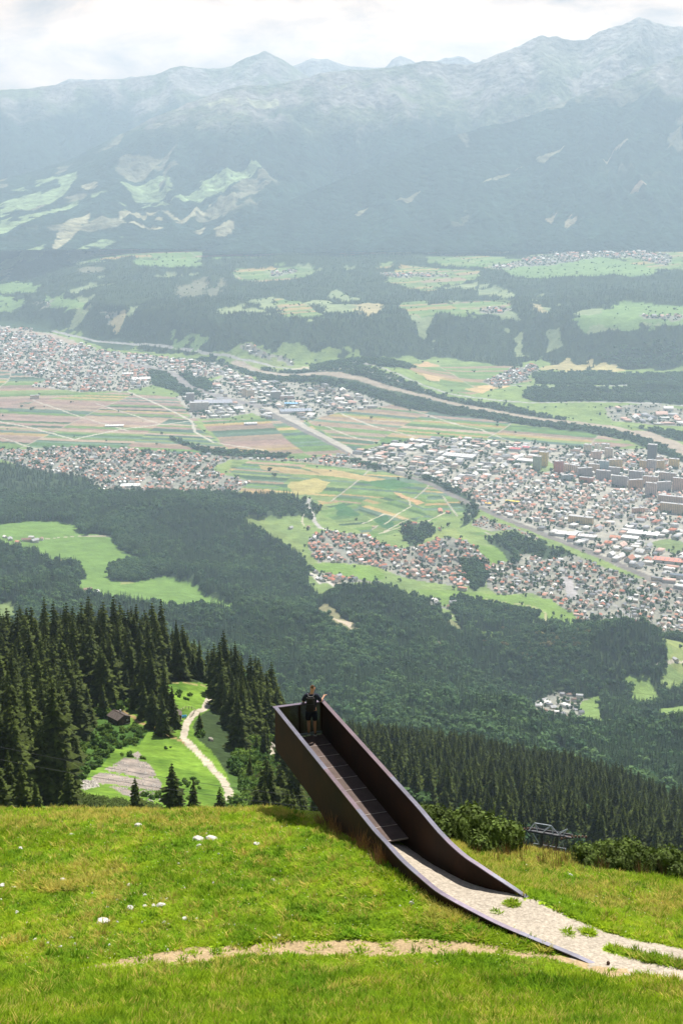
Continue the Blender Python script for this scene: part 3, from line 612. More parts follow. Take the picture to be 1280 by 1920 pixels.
# ------------------------------------------------------------------ the grassy shoulder in front
DECK_Z = -19.70
PA = np.array((-2.22, 44.1)); U = np.array((.33, -.944)); U = U/np.hypot(*U); PP = np.array((-U[1], U[0]))   # wall line, its direction, across
CTRL = []
def C(px, py, Y): CTRL.append(at_y(px, py, Y))
def CZ(x, y, z): CTRL.append((x, y, z))
for px, py, Y in [(640, 1785, 29.3), (300, 1800, 29.0), (0, 1825, 28.6), (-250, 1840, 28.4), (900, 1788, 29.3),
                  (640, 1920, 24.5), (250, 1920, 24.3), (0, 1920, 24.2), (-250, 1920, 24.2), (1000, 1920, 24.9), (1280, 1920, 25.6), (1550, 1900, 26.5),
                  (300, 1650, 34.6), (0, 1660, 35.0), (-250, 1670, 35.0), (550, 1650, 34.2), (0, 1526, 44.5), (-250, 1524, 45), (130, 1524, 44), (250, 1528, 43), (400, 1528, 42), (500, 1538, 41), (580, 1548, 40),
                  (860, 1588, 40.0), (1000, 1622, 38.6), (1150, 1648, 37.2), (1280, 1668, 36.2), (1500, 1700, 35), (1200, 1745, 31.7), (1280, 1765, 31.0), (1280, 1850, 27.8), (1500, 1850, 28), (1050, 1690, 34)]:
    C(px, py, Y)
def wl(s, off, z): p = PA+U*s+PP*off; CZ(p[0], p[1], z)
wl(5.8, -.15, -20.06); wl(8, -.35, -19.5); wl(9.7, -.3, -19.02); wl(4.2, .8, -20.5); wl(6.2, .85, -20.15); wl(9.0, 2.6, -20.2); wl(11.0, 2.4, -19.45)
CZ(1.5, 36.9, -19.78); CZ(2.1, 35.0, -19.32); CZ(3.0, 33.0, -19.0); CZ(4.3, 31.3, -18.82); CZ(5.94, 29.2, -18.7); CZ(3.74, 30.4, -18.62); CZ(1.9, 32.6, -18.72); CZ(6.8, 29.6, -18.75)
CZ(4.95, 32.9, -18.98)
for x in (-18, -9, 0, 9, 18, 28):
    CZ(x, 12, -8.6); CZ(x, 0, -1.75); CZ(x, -12, 5.5)
    CZ(x, 50, -27.5 - .05*max(x, 0)*4); CZ(x, 60, -40); CZ(x, 76, -60)
CZ(-26, 35, -19.5); CZ(-26, 25, -16.5); CZ(28, 35, -21.5); CZ(28, 26, -18.0)
CT = np.array(CTRL, float)
def tps_fit(P, z, lam=.02):
    d2 = ((P[:, None]-P[None])**2).sum(-1); K = .5*d2*np.log(d2+1e-12); np.fill_diagonal(K, lam)
    n = len(P); Q = np.c_[np.ones(n), P]; A = np.zeros((n+3, n+3)); A[:n, :n] = K; A[:n, n:] = Q; A[n:, :n] = Q.T
    return np.linalg.solve(A, np.r_[z, 0, 0, 0])
TW = tps_fit(CT[:, :2], CT[:, 2])
def nz(x, y, rough=True):
    x = np.asarray(x, float); y = np.asarray(y, float); sh = x.shape; q = np.stack([x.ravel(), y.ravel()], -1); o = np.empty(len(q))
    for a in range(0, len(q), 60000):
        b = q[a:a+60000]; d2 = ((b[:, None]-CT[None, :, :2])**2).sum(-1); o[a:a+60000] = (.5*d2*np.log(d2+1e-12))@TW[:-3] + TW[-3] + b@TW[-2:]
    o = o.reshape(sh)
    if rough:
        pd = path_dist(x, y); k = sstep(.2, 1.0, pd)
        o = o + k*(.10*fbm(x/2.2, y/2.2, 4, 91) + .035*fbm(x/.45, y/.45, 3, 92)) + .012*fbm(x/.2, y/.2, 3, 93)*(1-k)
    return o
# the gravel path: edges on both sides
PL = [(1.0, 36.9), (1.27, 34.55), (1.80, 33.2), (2.46, 31.9), (3.1, 31.2), (3.82, 30.6), (4.9, 29.9), (6.0, 29.15), (7.5, 27.9), (9.5, 26.6), (12, 25.6), (17, 24.4)]
PR = [(2.2, 37.3), (2.65, 35.1), (3.34, 33.8), (3.95, 33.1), (4.5, 32.6), (4.95, 32.3), (5.8, 31.6), (6.8, 30.9), (8.2, 30.3), (10.0, 30.0), (13, 29.8), (18, 29.8)]
PATHP = np.array(PL + PR[::-1], float)
def path_dist(x, y):
    d = np.full(np.shape(x), 1e9)
    ins = in_poly(np.asarray(x), np.asarray(y), PATHP)
    d = line_dist(np.asarray(x), np.asarray(y), np.r_[PATHP, PATHP[:1]], 3)
    return np.where(ins, -np.minimum(d, 5), np.minimum(d, 3))
def hw(P): return [tuple(at_y(a, b, 29.1)[:2]) for a, b in P]
# foot trail across the slope
def on_near(px, py):
    dx, dy, dz = ray(px, py)
    lo, hi = 14., 48.
    ys = np.linspace(lo, hi, 400); zz = nz(dx/dy*ys, ys, False); k = np.nonzero(zz >= dz/dy*ys)[0]
    Y = ys[k[0]] if len(k) else 42.
    return (dx/dy*Y, Y)
FT = [on_near(*p) for p in [(120, 1822), (190, 1814), (260, 1804), (340, 1795), (430, 1788), (520, 1784), (640, 1781), (760, 1779), (860, 1782), (960, 1788), (1030, 1797), (1100, 1812), (1150, 1822)]]
FTW = [.08, .26, .42, .52, .52, .50, .48, .46, .40, .30, .22, .34, .7]
def trail_w(x, y):
    d = np.full(np.shape(x), 9.)
    for (a, b, wa, wb) in zip(FT[:-1], FT[1:], FTW[:-1], FTW[1:]):
        dx, dy = b[0]-a[0], b[1]-a[1]; t = np.clip(((x-a[0])*dx+(y-a[1])*dy)/(dx*dx+dy*dy), 0, 1)
        d = np.minimum(d, np.hypot(x-a[0]-t*dx, y-a[1]-t*dy)/(wa+(wb-wa)*t))
    return d
xs = np.concatenate([np.linspace(-28, -13.5, 30)[:-1], np.linspace(-13.5, 15, 560), np.linspace(15, 30, 30)[1:]])
ys = np.concatenate([np.linspace(-14, 20, 40)[:-1], np.linspace(20, 47, 520), np.linspace(47, 78, 50)[1:]])
GX, GY = np.meshgrid(xs, ys, indexing='ij'); GZ = nz(GX, GY)
pd = path_dist(GX, GY); tw = trail_w(GX, GY)
nn = fbm(GX/1.1, GY/1.1, 4, 5); nf = fbm(GX/.25, GY/.25, 3, 6); nb = fbm(GX/4, GY/4, 4, 15)
gcol = np.array((.22, .31, .018))*(1+.35*nn[..., None]+.25*nf[..., None])
dry = sstep(.05, .5, nb+.5*nn+.3*sstep(26, 24, GY)+.35*sstep(38, 42, GY))[..., None]
gcol = gcol*(1-dry*.6)+np.array((.26, .22, .06))*dry*.6
def gap(px, py, rx, ry):   # a tuft of green on the gravel
    cx, cy = on_near(px, py); return np.exp(-(((GX-cx)/rx)**2+((GY-cy)/ry)**2))
green = gap(958, 1696, .12, .14)+gap(1100, 1750, .16, .12)
strip_l = [on_near(*p) for p in [(1145, 1782), (1180, 1792), (1230, 1803), (1290, 1815), (1400, 1830)]]
sd = line_dist(GX, GY, strip_l, 1.5); green = green + (sd < .16*(1+.6*nf))*1.
edge = pd + .40*nn + .30*nf - .12*((GX > 4.7))
inwall = (GY > 29.6) & (GX < 4.6)
edge = np.where(inwall, pd-.15, edge)
isp = (edge < .05) & (green < .5)
GREENSPOT = (green >= .5) & (edge < .05)
pcol = np.array((.35, .305, .245))*(1+.22*fbm(GX/.09, GY/.09, 3, 44)+.12*nn)[..., None]
isT = (tw + .30*nn + .25*nf < 1.0) & ~isp
tcol = np.array((.33, .245, .14))*(1+.2*nf)[..., None]
gcol = np.where(isp[..., None], pcol, np.where(isT[..., None], tcol, gcol))
NEAR_BARE = isp | isT
ii = np.arange(len(xs)-1)[:, None]*len(ys) + np.arange(len(ys)-1)[None, :]
F = np.stack([ii, ii+len(ys), ii+len(ys)+1, ii+1], -1).reshape(-1, 4)
near_mat = mat('turf_and_gravel', attr='col', rough=1, spec=.1, noise=[(14, .72, 1.28, 5)], bump=(25, .6, .03))
nearo = obj('ground', mesh_np('ground', np.stack([GX, GY, GZ], -1).reshape(-1, 3), F, [near_mat], smooth=True, colors=np.clip(gcol, .01, .8).reshape(-1, 3)))
tag(nearo, kind='structure', label='grassy shoulder with a gravel path and a trodden foot trail')

# ------------------------------------------------------------------ the look-out bridge
def steel(name, c, r=.42, m=.55, a=.75, b=1.35, sc=.8):
    return mat(name, c, rough=r, metal=m, spec=.4, noise=[(sc, a, b, 5), (9, .85, 1.15, 4)], bump=(30, .15, .004))
m_wall = mat('weathered_steel', (.022, .0105, .0062), rough=.66, metal=0., spec=.10, noise=[(.8, (.6, .65, .7), (1.6, 1.35, 1.2), 5), (9, .85, 1.15, 4)], bump=(30, .15, .004))
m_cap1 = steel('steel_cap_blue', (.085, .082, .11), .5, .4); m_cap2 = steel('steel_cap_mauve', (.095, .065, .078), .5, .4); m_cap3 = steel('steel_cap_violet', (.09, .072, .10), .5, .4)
m_deck = mat('deck_grating', (.085, .056, .046), rough=.75, noise=[(3, .8, 1.2, 4), (60, .7, 1.25, 2)], bump=(120, .6, .01))
m_seam = mat('bare_steel_strip', (.42, .36, .33), rough=.35, metal=.4)
m_sill = mat('galvanised_rail', (.20, .25, .27), rough=.4, metal=.5, noise=[(4, .8, 1.2, 3)])
view = empty('lookout_bridge', (float(PA[0]+U[0]*4+PP[0]*.8), float(PA[1]+U[1]*4+PP[1]*.8), DECK_Z), 0,
             'rust brown steel lookout bridge jutting from the grass, high side walls and a plank deck', 'bridge')
BL = view.location.copy()
WID = 1.72
def wallpts(off):   # stations along the straight part then the curve
    pts = [tuple(PA+U*s+PP*off) for s in np.linspace(0, 9.4, 12)]
    return pts
LTOP = wallpts(0) + [(1.22, 34.3), (1.55, 33.45), (1.97, 32.6), (2.46, 31.75), (3.08, 31.12), (3.82, 30.5), (4.62, 29.98), (5.4, 29.5), (6.1, 29.05)]
LZT = [-18.55+.012*i for i in range(12)] + [-18.36, -18.34, -18.33, -18.33, -18.38, -18.46, -18.55, -18.64, -18.76]
LZB = [-20.05]*6 + [-20.15, -20.3, -20.5, -20.5, -20.4, -20.3, -20.0, -19.8, -19.6, -19.5, -19.4, -19.3, -19.2, -19.2, -19.2]
RTOP = wallpts(WID)[:11] + [(2.74, 35.05), (3.0, 34.45), (3.34, 33.85), (3.64, 33.5), (3.95, 33.17), (4.23, 32.92), (4.5, 32.7), (4.9, 32.42)]
RZT = [-18.55+.012*i for i in range(11)] + [-18.42, -18.44, -18.48, -18.53, -18.6, -18.68, -18.77, -18.95]
RZB = [-20.05]*7 + [-20.2, -20.4, -20.4, -20.3, -20.2, -20.0, -19.9, -19.8, -19.7, -19.6, -19.5, -19.4]
def spline(P, n):
    P = np.array(P, float); t = np.arange(len(P)); tq = np.linspace(0, len(P)-1, n)
    return np.stack([pchip(t, P[:, k], tq) for k in range(P.shape[1])], -1)
def sweep(P, th_in, th_out, zt, zb, side, a=0, b=None, n=90):
    """wall along P with outward normal to SIDE"""
    Q = spline([(*p, t, bb) for p, t, bb in zip(P, zt, zb)], n)[a:b]
    d = np.gradient(Q[:, :2], axis=0); d /= np.hypot(d[:, 0], d[:, 1])[:, None]; nrm = np.stack([-d[:, 1], d[:, 0]], -1)*side
    m = MB(); V = []; Fq = []
    for i in range(len(Q)):
        o = Q[i, :2]+nrm[i]*th_out; q = Q[i, :2]-nrm[i]*th_in
        V += [(o[0]-BL.x, o[1]-BL.y, Q[i, 3]-BL.z), (o[0]-BL.x, o[1]-BL.y, Q[i, 2]-BL.z), (q[0]-BL.x, q[1]-BL.y, Q[i, 2]-BL.z), (q[0]-BL.x, q[1]-BL.y, Q[i, 3]-BL.z)]
    for i in range(len(Q)-1):
        for k in range(4): Fq.append((4*i+k, 4*i+(k+1) % 4, 4*i+4+(k+1) % 4, 4*i+4+k))
    Fq += [(3, 2, 1, 0), tuple(4*(len(Q)-1)+k for k in range(4))]
    return m.add(V, Fq)
# along U, left wall outward is -PP ; orientation: nrm = rot90(d) -> for d=U it is +PP
sweep(LTOP, .07, .0, [z-.03 for z in LZT], LZB, -1).build('side_wall', m_wall, view)
sweep(RTOP, .07, .0, [z-.03 for z in RZT], RZB, 1).build('side_wall', m_wall, view)
def caps(P, zt, side, cuts, mats_):
    for (a, b), mm in zip(zip(cuts[:-1], cuts[1:]), mats_):
        sweep(P, .10, .035, zt, [z-.030 for z in zt], side, a, b+1, 90).build('wall_cap', mm, view)
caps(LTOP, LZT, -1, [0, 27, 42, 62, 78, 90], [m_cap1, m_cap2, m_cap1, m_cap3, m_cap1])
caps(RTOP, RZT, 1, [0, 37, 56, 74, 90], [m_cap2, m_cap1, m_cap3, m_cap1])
def L2(s, off, z): p = PA+U*s+PP*off; return Vector((p[0]-BL.x, p[1]-BL.y, z-BL.z))
rotU = Matrix.Rotation(math.atan2(PP[1], PP[0]), 3, 'Z')
# end: top cap, posts, glass-less bar screen, sill
MB().box(L2(-.02, WID/2, -18.565), (WID+.1, .15, .03), rotU).build('end_cap', m_cap3, view)
bars = MB()
for k in range(52):
    o = .10+(WID-.2)*k/51
    bars.bar(L2(-.03, o, DECK_Z+.02), L2(-.03, o, -18.59), .0125, 4)
tag(bars.build('bar_screen', m_wall, view), kind='stuff')
for o in (.09, WID/2, WID-.09): MB().box(L2(-.03, o, (DECK_Z-18.6)/2), (.045, .06, 1.06), rotU).build('post', m_wall, view)
MB().box(L2(.03, WID/2, DECK_Z+.035), (WID-.18, .07, .07), rotU).build('sill', m_sill, view)
MB().box(L2(3.7, WID/2, DECK_Z-.2), (WID-.16, 7.5, .22), rotU).build('girder', m_wall, view)
NP = 9; s0, s1 = .10, 7.86; dl = (s1-s0)/NP
for k in range(NP):
    c = s0+dl*(k+.5)
    b = MB()
    b.box(L2(c, WID/2, DECK_Z-.03), (WID-.16, dl-.035, .05), rotU)
    b.build('deck_plank', m_deck, view)
    e_ = MB().box(L2(c+dl/2, WID/2, DECK_Z-.018), (WID-.17, .022, .045), rotU)
    e_.build('joint_strip', m_seam, view)
# ------------------------------------------------------------------ plants
rng = np.random.default_rng(7)
m_spruce = mat('spruce_needles', (.030, .066, .024), rough=.85, spec=.15, noise=[(.9, .55, 1.5, 3), (.006, (.7, .75, .8), (1.45, 1.3, 1.1), 4)], rnd=((.65, .70, .62), (1.35, 1.25, 1.0)), sub=.12)
m_spruce_near = mat('spruce_needles_dark', (.042, .060, .009), rough=.85, spec=.15, noise=[(.7, .5, 1.6, 3)], rnd=((.75, .75, .7), (1.3, 1.25, 1.0)), sub=.12)
m_leaf = mat('broad_leaves', (.052, .108, .034), rough=.8, spec=.15, noise=[(.5, .65, 1.4, 3), (.008, .7, 1.35, 3)], rnd=((.60, .72, .75), (1.35, 1.2, .95)), sub=.2)
m_leafgold = mat('flowering_leaves', (.15, .13, .04), rough=.8, spec=.15, noise=[(.5, .6, 1.4, 3)], rnd=(.7, 1.3), sub=.2)
m_pine = mat('dwarf_pine_needles', (.070, .105, .015), rough=.8, spec=.2, noise=[(4, .5, 1.6, 3)], rnd=(.8, 1.25), sub=.15)
m_bush = mat('green_shrub_leaves', (.085, .15, .022), rough=.8, spec=.15, noise=[(2, .6, 1.4, 3)], rnd=((.55, .7, .8), (1.3, 1.2, 1.0)), sub=.25)
m_bark = mat('bark', (.075, .055, .040), rough=.95, noise=[(3, .7, 1.3, 4)])

def spruce_crown(seed, H=20., Wd=3.3, levels=26, br=10, z0=.05, core=True):
    r = np.random.default_rng(seed); V = []; Fc = []
    def tri(a, b, c): k = len(V); V.extend([a, b, c]); Fc.append((k, k+1, k+2))
    for i in range(levels):
        t = (i+.5)/levels; z = H*(z0+(1-z0)*t**.92); R = Wd*((1-t)**.80*(.85+.3*r.random())+.03)
        nb_ = max(4, int(br*(1-.45*t))); ph = r.random()*6.28
        for k in range(nb_):
            if r.random() < .13: continue
            a = ph+6.283*k/nb_+r.normal()*.25; q = R*(.62+.62*r.random()); dz = -q*(.28+.22*r.random())*(1-.7*t)
            c, s = math.cos(a), math.sin(a); w = q*.30+.12; lift = H*.012
            base = (0, 0, z+lift+.05*H/levels); mid1 = (c*q*.62-s*w, s*q*.62+c*w, z+dz*.55-.12*w); mid2 = (c*q*.62+s*w, s*q*.62-c*w, z+dz*.55-.12*w)
            tip = (c*q, s*q, z+dz+q*.06); sp = (c*q*.66, s*q*.66, z+dz*.45+lift)
            tri(base, mid1, sp); tri(base, sp, mid2); tri(mid1, tip, sp); tri(sp, tip, mid2)
    V = np.array(V, float)
    Fc = np.array(Fc)
    tk = len(V); n = 7
    top = np.array([[0, 0, H*1.01]]); ring = np.array([[math.cos(6.283*i/n)*.26*Wd, math.sin(6.283*i/n)*.26*Wd, H*.10] for i in range(n)])
    tipring = np.array([[math.cos(6.283*i/n)*.02*Wd, math.sin(6.283*i/n)*.02*Wd, H*.92] for i in range(n)])
    V = np.r_[V, ring, tipring, top]
    F2 = []
    for i in range(n):
        j = (i+1) % n; F2 += [(tk+i, tk+j, tk+n+j), (tk+i, tk+n+j, tk+n+i), (tk+n+i, tk+n+j, tk+2*n)]
    return V, np.r_[Fc, np.array(F2)]
def leafy_crown(seed, H=12., Rx=4.5, n=420, leaf=.9, zc=.58, lobes=9):
    r = np.random.default_rng(seed); V = []; Fc = []
    lob = [(np.array((r.normal()*.42*Rx, r.normal()*.42*Rx, H*zc + r.normal()*.15*H)), Rx*(.42+.25*r.random())) for _ in range(lobes)]
    for c, R in lob:   # clumps of leaves on a few lobes
        for _ in range(n//lobes):
            d = r.normal(size=3); d /= np.linalg.norm(d); d[2] = d[2]*.9+.15
            p = c+d*R*(.75+.35*r.random()); nrm = d+r.normal(size=3)*.55; nrm /= np.linalg.norm(nrm)
            u = np.cross(nrm, (.3, .2, 1)); u /= np.linalg.norm(u)+1e-6; v = np.cross(nrm, u); s = leaf*(.6+.8*r.random())
            k = len(V); V += [p-u*s*.5, p+v*s*.45+nrm*.1*s, p+u*s*.6, p-v*s*.5]; Fc += [(k, k+3, k+2), (k, k+2, k+1)]
    base = len(V)
    for c, R in lob:
        k = len(V); ph = (1+5**.5)/2
        ic = np.array([(-1, ph, 0), (1, ph, 0), (-1, -ph, 0), (1, -ph, 0), (0, -1, ph), (0, 1, ph), (0, -1, -ph), (0, 1, -ph), (ph, 0, -1), (ph, 0, 1), (-ph, 0, -1), (-ph, 0, 1)])/1.902
        V += list(c+ic*R*.82*(1+.1*r.normal(size=(12, 1))))
        for f in [(0, 11, 5), (0, 5, 1), (0, 1, 7), (0, 7, 10), (0, 10, 11), (1, 5, 9), (5, 11, 4), (11, 10, 2), (10, 7, 6), (7, 1, 8), (3, 9, 4), (3, 4, 2), (3, 2, 6), (3, 6, 8), (3, 8, 9), (4, 9, 5), (2, 4, 11), (6, 2, 10), (8, 6, 7), (9, 8, 1)]:
            Fc.append(tuple(k+i for i in f))
    return np.array(V), np.array(Fc)
def pine_bush(seed, H=1.7, R=1.3, shoots=60):
    """upright sprays of needles, each a bottle brush of small faces"""
    r = np.random.default_rng(seed); V = []; Fc = []
    for _ in range(shoots):
        a = r.random()*6.283; q = R*math.sqrt(r.random()); b = np.array((math.cos(a)*q, math.sin(a)*q, 0.)); h = H*(1-.45*(q/R)**2)*(.65+.5*r.random())
        lean = np.array((math.cos(a)*q*.25, math.sin(a)*q*.25, h))
        for i in range(26):
            t = .25+.75*i/25; p = b+lean*t; w = .17*(1.15-t*.75)*H/1.7
            th = r.random()*6.283; d = np.array((math.cos(th), math.sin(th), .9+.4*r.random())); d /= np.linalg.norm(d)
            s = np.cross(d, (0, 0, 1)); s /= np.linalg.norm(s); k = len(V)
            V += [p-s*w*.22, p+d*w*1.5, p+s*w*.22]; Fc.append((k, k+1, k+2))
    return np.array(V), np.array(Fc)
def trunk_mb(H, r0, bend=0.): 
    m = MB(); m.bar((0, 0, -1.2), (bend, 0, H*.5), r0, 7, r0*.6); m.bar((bend, 0, H*.5), (0, 0, H*.93), r0*.6, 6, r0*.12); return m

def scatter(name, pts, rot, scl, idx, sources, label, parent=None):
    """one object of kind stuff: the plants nobody could count"""
    me = bpy.data.meshes.new(name); me.vertices.add(len(pts)); me.vertices.foreach_set('co', np.asarray(pts, np.float32).ravel())
    a = me.attributes.new('rot', 'FLOAT_VECTOR', 'POINT'); a.data.foreach_set('vector', np.asarray(rot, np.float32).ravel())
    a = me.attributes.new('scl', 'FLOAT_VECTOR', 'POINT'); a.data.foreach_set('vector', np.asarray(scl, np.float32).ravel())
    a = me.attributes.new('pick', 'INT', 'POINT'); a.data.foreach_set('value', np.asarray(idx, np.int32))
    o = obj(name, me, parent); tag(o, label=label, kind='stuff')
    g = bpy.data.node_groups.new(name, 'GeometryNodeTree')
    g.interface.new_socket('Geometry', in_out='INPUT', socket_type='NodeSocketGeometry'); g.interface.new_socket('Geometry', in_out='OUTPUT', socket_type='NodeSocketGeometry')
    n = g.nodes; l = g.links.new; gi = n.new('NodeGroupInput'); go = n.new('NodeGroupOutput')
    ip = n.new('GeometryNodeInstanceOnPoints'); ip.inputs['Pick Instance'].default_value = True
    ji = n.new('GeometryNodeJoinGeometry')
    for s in reversed(sources):
        oi = n.new('GeometryNodeObjectInfo'); oi.inputs['Object'].default_value = s; oi.inputs['As Instance'].default_value = True; oi.transform_space = 'ORIGINAL'
        l(oi.outputs['Geometry'], ji.inputs[0])
    def na(nm, ty):
        q = n.new('GeometryNodeInputNamedAttribute'); q.data_type = ty; q.inputs['Name'].default_value = nm; return q.outputs['Attribute']
    er = n.new('FunctionNodeEulerToRotation'); l(na('rot', 'FLOAT_VECTOR'), er.inputs[0])
    l(gi.outputs[0], ip.inputs['Points']); l(ji.outputs[0], ip.inputs['Instance']); l(na('pick', 'INT'), ip.inputs['Instance Index'])
    l(er.outputs[0], ip.inputs['Rotation']); l(na('scl', 'FLOAT_VECTOR'), ip.inputs['Scale']); l(ip.outputs[0], go.inputs[0])
    md = o.modifiers.new('scatter', 'NODES'); md.node_group = g
    return o

# tree kinds ---------------------------------------------------------
SPR = []
for i in range(9):
    H = 20.; V, Fq = spruce_crown(100+i, H, [4.0, 4.7, 3.3, 4.3, 5.2, 3.0, 4.4, 3.7, 5.0][i], [26, 23, 29, 25, 22, 30, 24, 27, 21][i], 11)
    SPR.append(mesh_np('spruce_crown', V, Fq, [m_spruce_near]))
TRK = trunk_mb(20, .32).mesh('spruce_trunk', m_bark)
FSP = [mesh_np('far_spruce', *spruce_crown(200+i, 20., [3.4, 3.8, 3.0, 4.1][i], 11, 7), [m_spruce]) for i in range(4)]
FLF = [mesh_np('far_leafy', *leafy_crown(300+i, 12., 4.6, 190, 1.7, .5, 7), [m_leaf]) for i in range(3)]
FGD = [mesh_np('far_leafy_gold', *leafy_crown(310+i, 12., 4.6, 190, 1.7, .5, 7), [m_leafgold]) for i in range(1)]
def both(a, b): return np.r_[a[0], b[0]], np.r_[a[1], b[1]+len(a[0])]
PBM = [mesh_np('dwarf_pine', *both(pine_bush(400+i, 1.7, 1.1, 46), leafy_crown(420+i, 1.55, .95, 1500, .15, .48, 9)), [m_pine]) for i in range(3)]
SHM = [mesh_np('shrub_leaves', *leafy_crown(500+i, 3.0, 1.5, 260, .5, .42, 6), [m_bush]) for i in range(3)]

# ---- where the trees stand
def cell_points(mask, density, seed=1, frame_only=True):
    """random points on the terrain cells of a mask; density per m2 as array or number"""
    r = np.random.default_rng(seed)
    m = mask[:-1, :-1]
    A = np.maximum(0, (R0[:-1, 1:]-R0[:-1, :-1])*(AZ[1:]-AZ[:-1])[:, None]*R0[:-1, :-1])
    if frame_only: m = m & (np.abs((AZ[:-1]+AZ[1:])/2) < math.radians(21))[:, None]
    lam = np.where(m, A*(density[:-1, :-1] if isinstance(density, np.ndarray) else density), 0)
    n = r.poisson(lam); i, j = np.nonzero(n); c = n[i, j]; i = np.repeat(i, c); j = np.repeat(j, c)
    s = r.random(len(i)); t = r.random(len(i))
    az = AZ[i]*(1-s)+AZ[i+1]*s; rr = (R0[i, j]*(1-t)+R0[i, j+1]*t)*(1-s) + (R0[i+1, j]*(1-t)+R0[i+1, j+1]*t)*s
    x = np.sin(az)*rr; y = np.cos(az)*rr
    z = (Z1[i, j]*(1-t)+Z1[i, j+1]*t)*(1-s) + (Z1[i+1, j]*(1-t)+Z1[i+1, j+1]*t)*s
    return x, y, z, i, j
px0, py0 = proj(X0, Y0, Z1)
inb = (py0 < 2000)
# visible?  running maximum of the elevation along each azimuth
q = Z1/R0; run = np.maximum.accumulate(q, axis=1); HID = (run-q)*R0 > 26     # ground more than 26 m under the sight line hides even its trees
mix = fbm(X0/170, Y0/230, 4, 61)
ratio_leaf = np.clip(.12+.60*sstep(.05, .4, mix), 0, 1)
P = []   # x, y, z, kind(0 spruce,1 leafy,2 gold), height
def add_trees(mask, density, kind, hmean, hvar, seed, frame=True):
    x, y, z, i, j = cell_points(mask & ~HID, density, seed, frame)
    r = np.random.default_rng(seed+1); h = hmean*(1+hvar*r.normal(size=len(x))).clip(.45, 1.6)
    if kind == 'mix': kk = (r.random(len(x)) < ratio_leaf[i, j]).astype(int)
    else: kk = np.full(len(x), kind)
    P.append(np.stack([x, y, z, kk, h], -1))
add_trees((CLS == FOREST) & (R0 > 240) & (R0 < 620) & (px0 < 330), 1/30., 0, 20.5, .22, 11)
add_trees((CLS == FOREST) & (R0 > 240) & (R0 < 620) & (px0 >= 330), 1/26., 0, 16, .28, 12)
add_trees((CLS == FOREST) & (R0 >= 620) & (R0 < 1300), 1/37., 0, 21, .33, 14)
add_trees((CLS == FOREST) & (R0 >= 560) & (R0 < 1300), 1/300., 1, 14, .25, 34)
add_trees((CLS == FOREST) & (R0 >= 1300) & (R0 < 5200), np.where(R0 < 2400, 1/58., 1/85.), 'mix', 23, .27, 13)
add_trees((CLS == WOOD) & (R0 < 4200), 1/70., 1, 17, .25, 15)
gold = (CLS == WOOD) & in_poly(px0, py0, np.array([(850, 1180), (1100, 1170), (1250, 1220), (1230, 1320), (850, 1300)]))
add_trees(gold, 1/420., 2, 16, .25, 16); add_trees(gold & (fbm(X0/60, Y0/60, 3, 3) > -.1), 1/90., 0, 21, .2, 26)
add_trees((CLS == WOOD) & (R0 >= 4200) & (R0 < 8300), 1/260., 1, 16, .25, 17)
add_trees((CLS == FOREST) & (R0 >= 5200) & (R0 < 9300), 1/300., 0, 17, .25, 19)
add_trees((CLS == FOREST) & (R0 >= 9300) & (R0 < 12000), 1/500., 0, 16, .25, 21)
add_trees((CLS == TOWN) & (R0 < 4600), 1/430., 1, 9.5, .3, 23); add_trees((CLS == TOWN) & (R0 >= 4600), 1/900., 1, 10.5, .3, 24)
add_trees((CLS == FIELD) & (R0 < 9000), 1/60000., 1, 10, .3, 25); add_trees((CLS == MEADOW) & (R0 > 3300) & (R0 < 12000) & ((R0 > 5000) | (px0 > 560)), 1/9000., 1, 10, .3, 27)
add_trees((CLS == SCRUB) & ~BANK & (R0 > 240) & (R0 < 640), 1/95., 0, 11, .35, 28)
P = np.concatenate(P)
for Q_ in RIVQ: P = P[line_dist(P[:, 0], P[:, 1]+30, Q_, 200) > 42]
bx_, by_ = proj(P[:, 0], P[:, 1], P[:, 2]); br_ = np.hypot(P[:, 0], P[:, 1])
P = P[~((br_ < 500) & (by_ > 1286) & (bx_ > 303) & (bx_ < 404+.35*(by_-1300).clip(0, 200)))]
P = P[~((np.hypot(P[:, 0], P[:, 1]) < 235))]
print('trees', len(P))
tpx, tpy = proj(P[:, 0], P[:, 1], P[:, 2]); tr = np.linalg.norm(P[:, :3], axis=1)
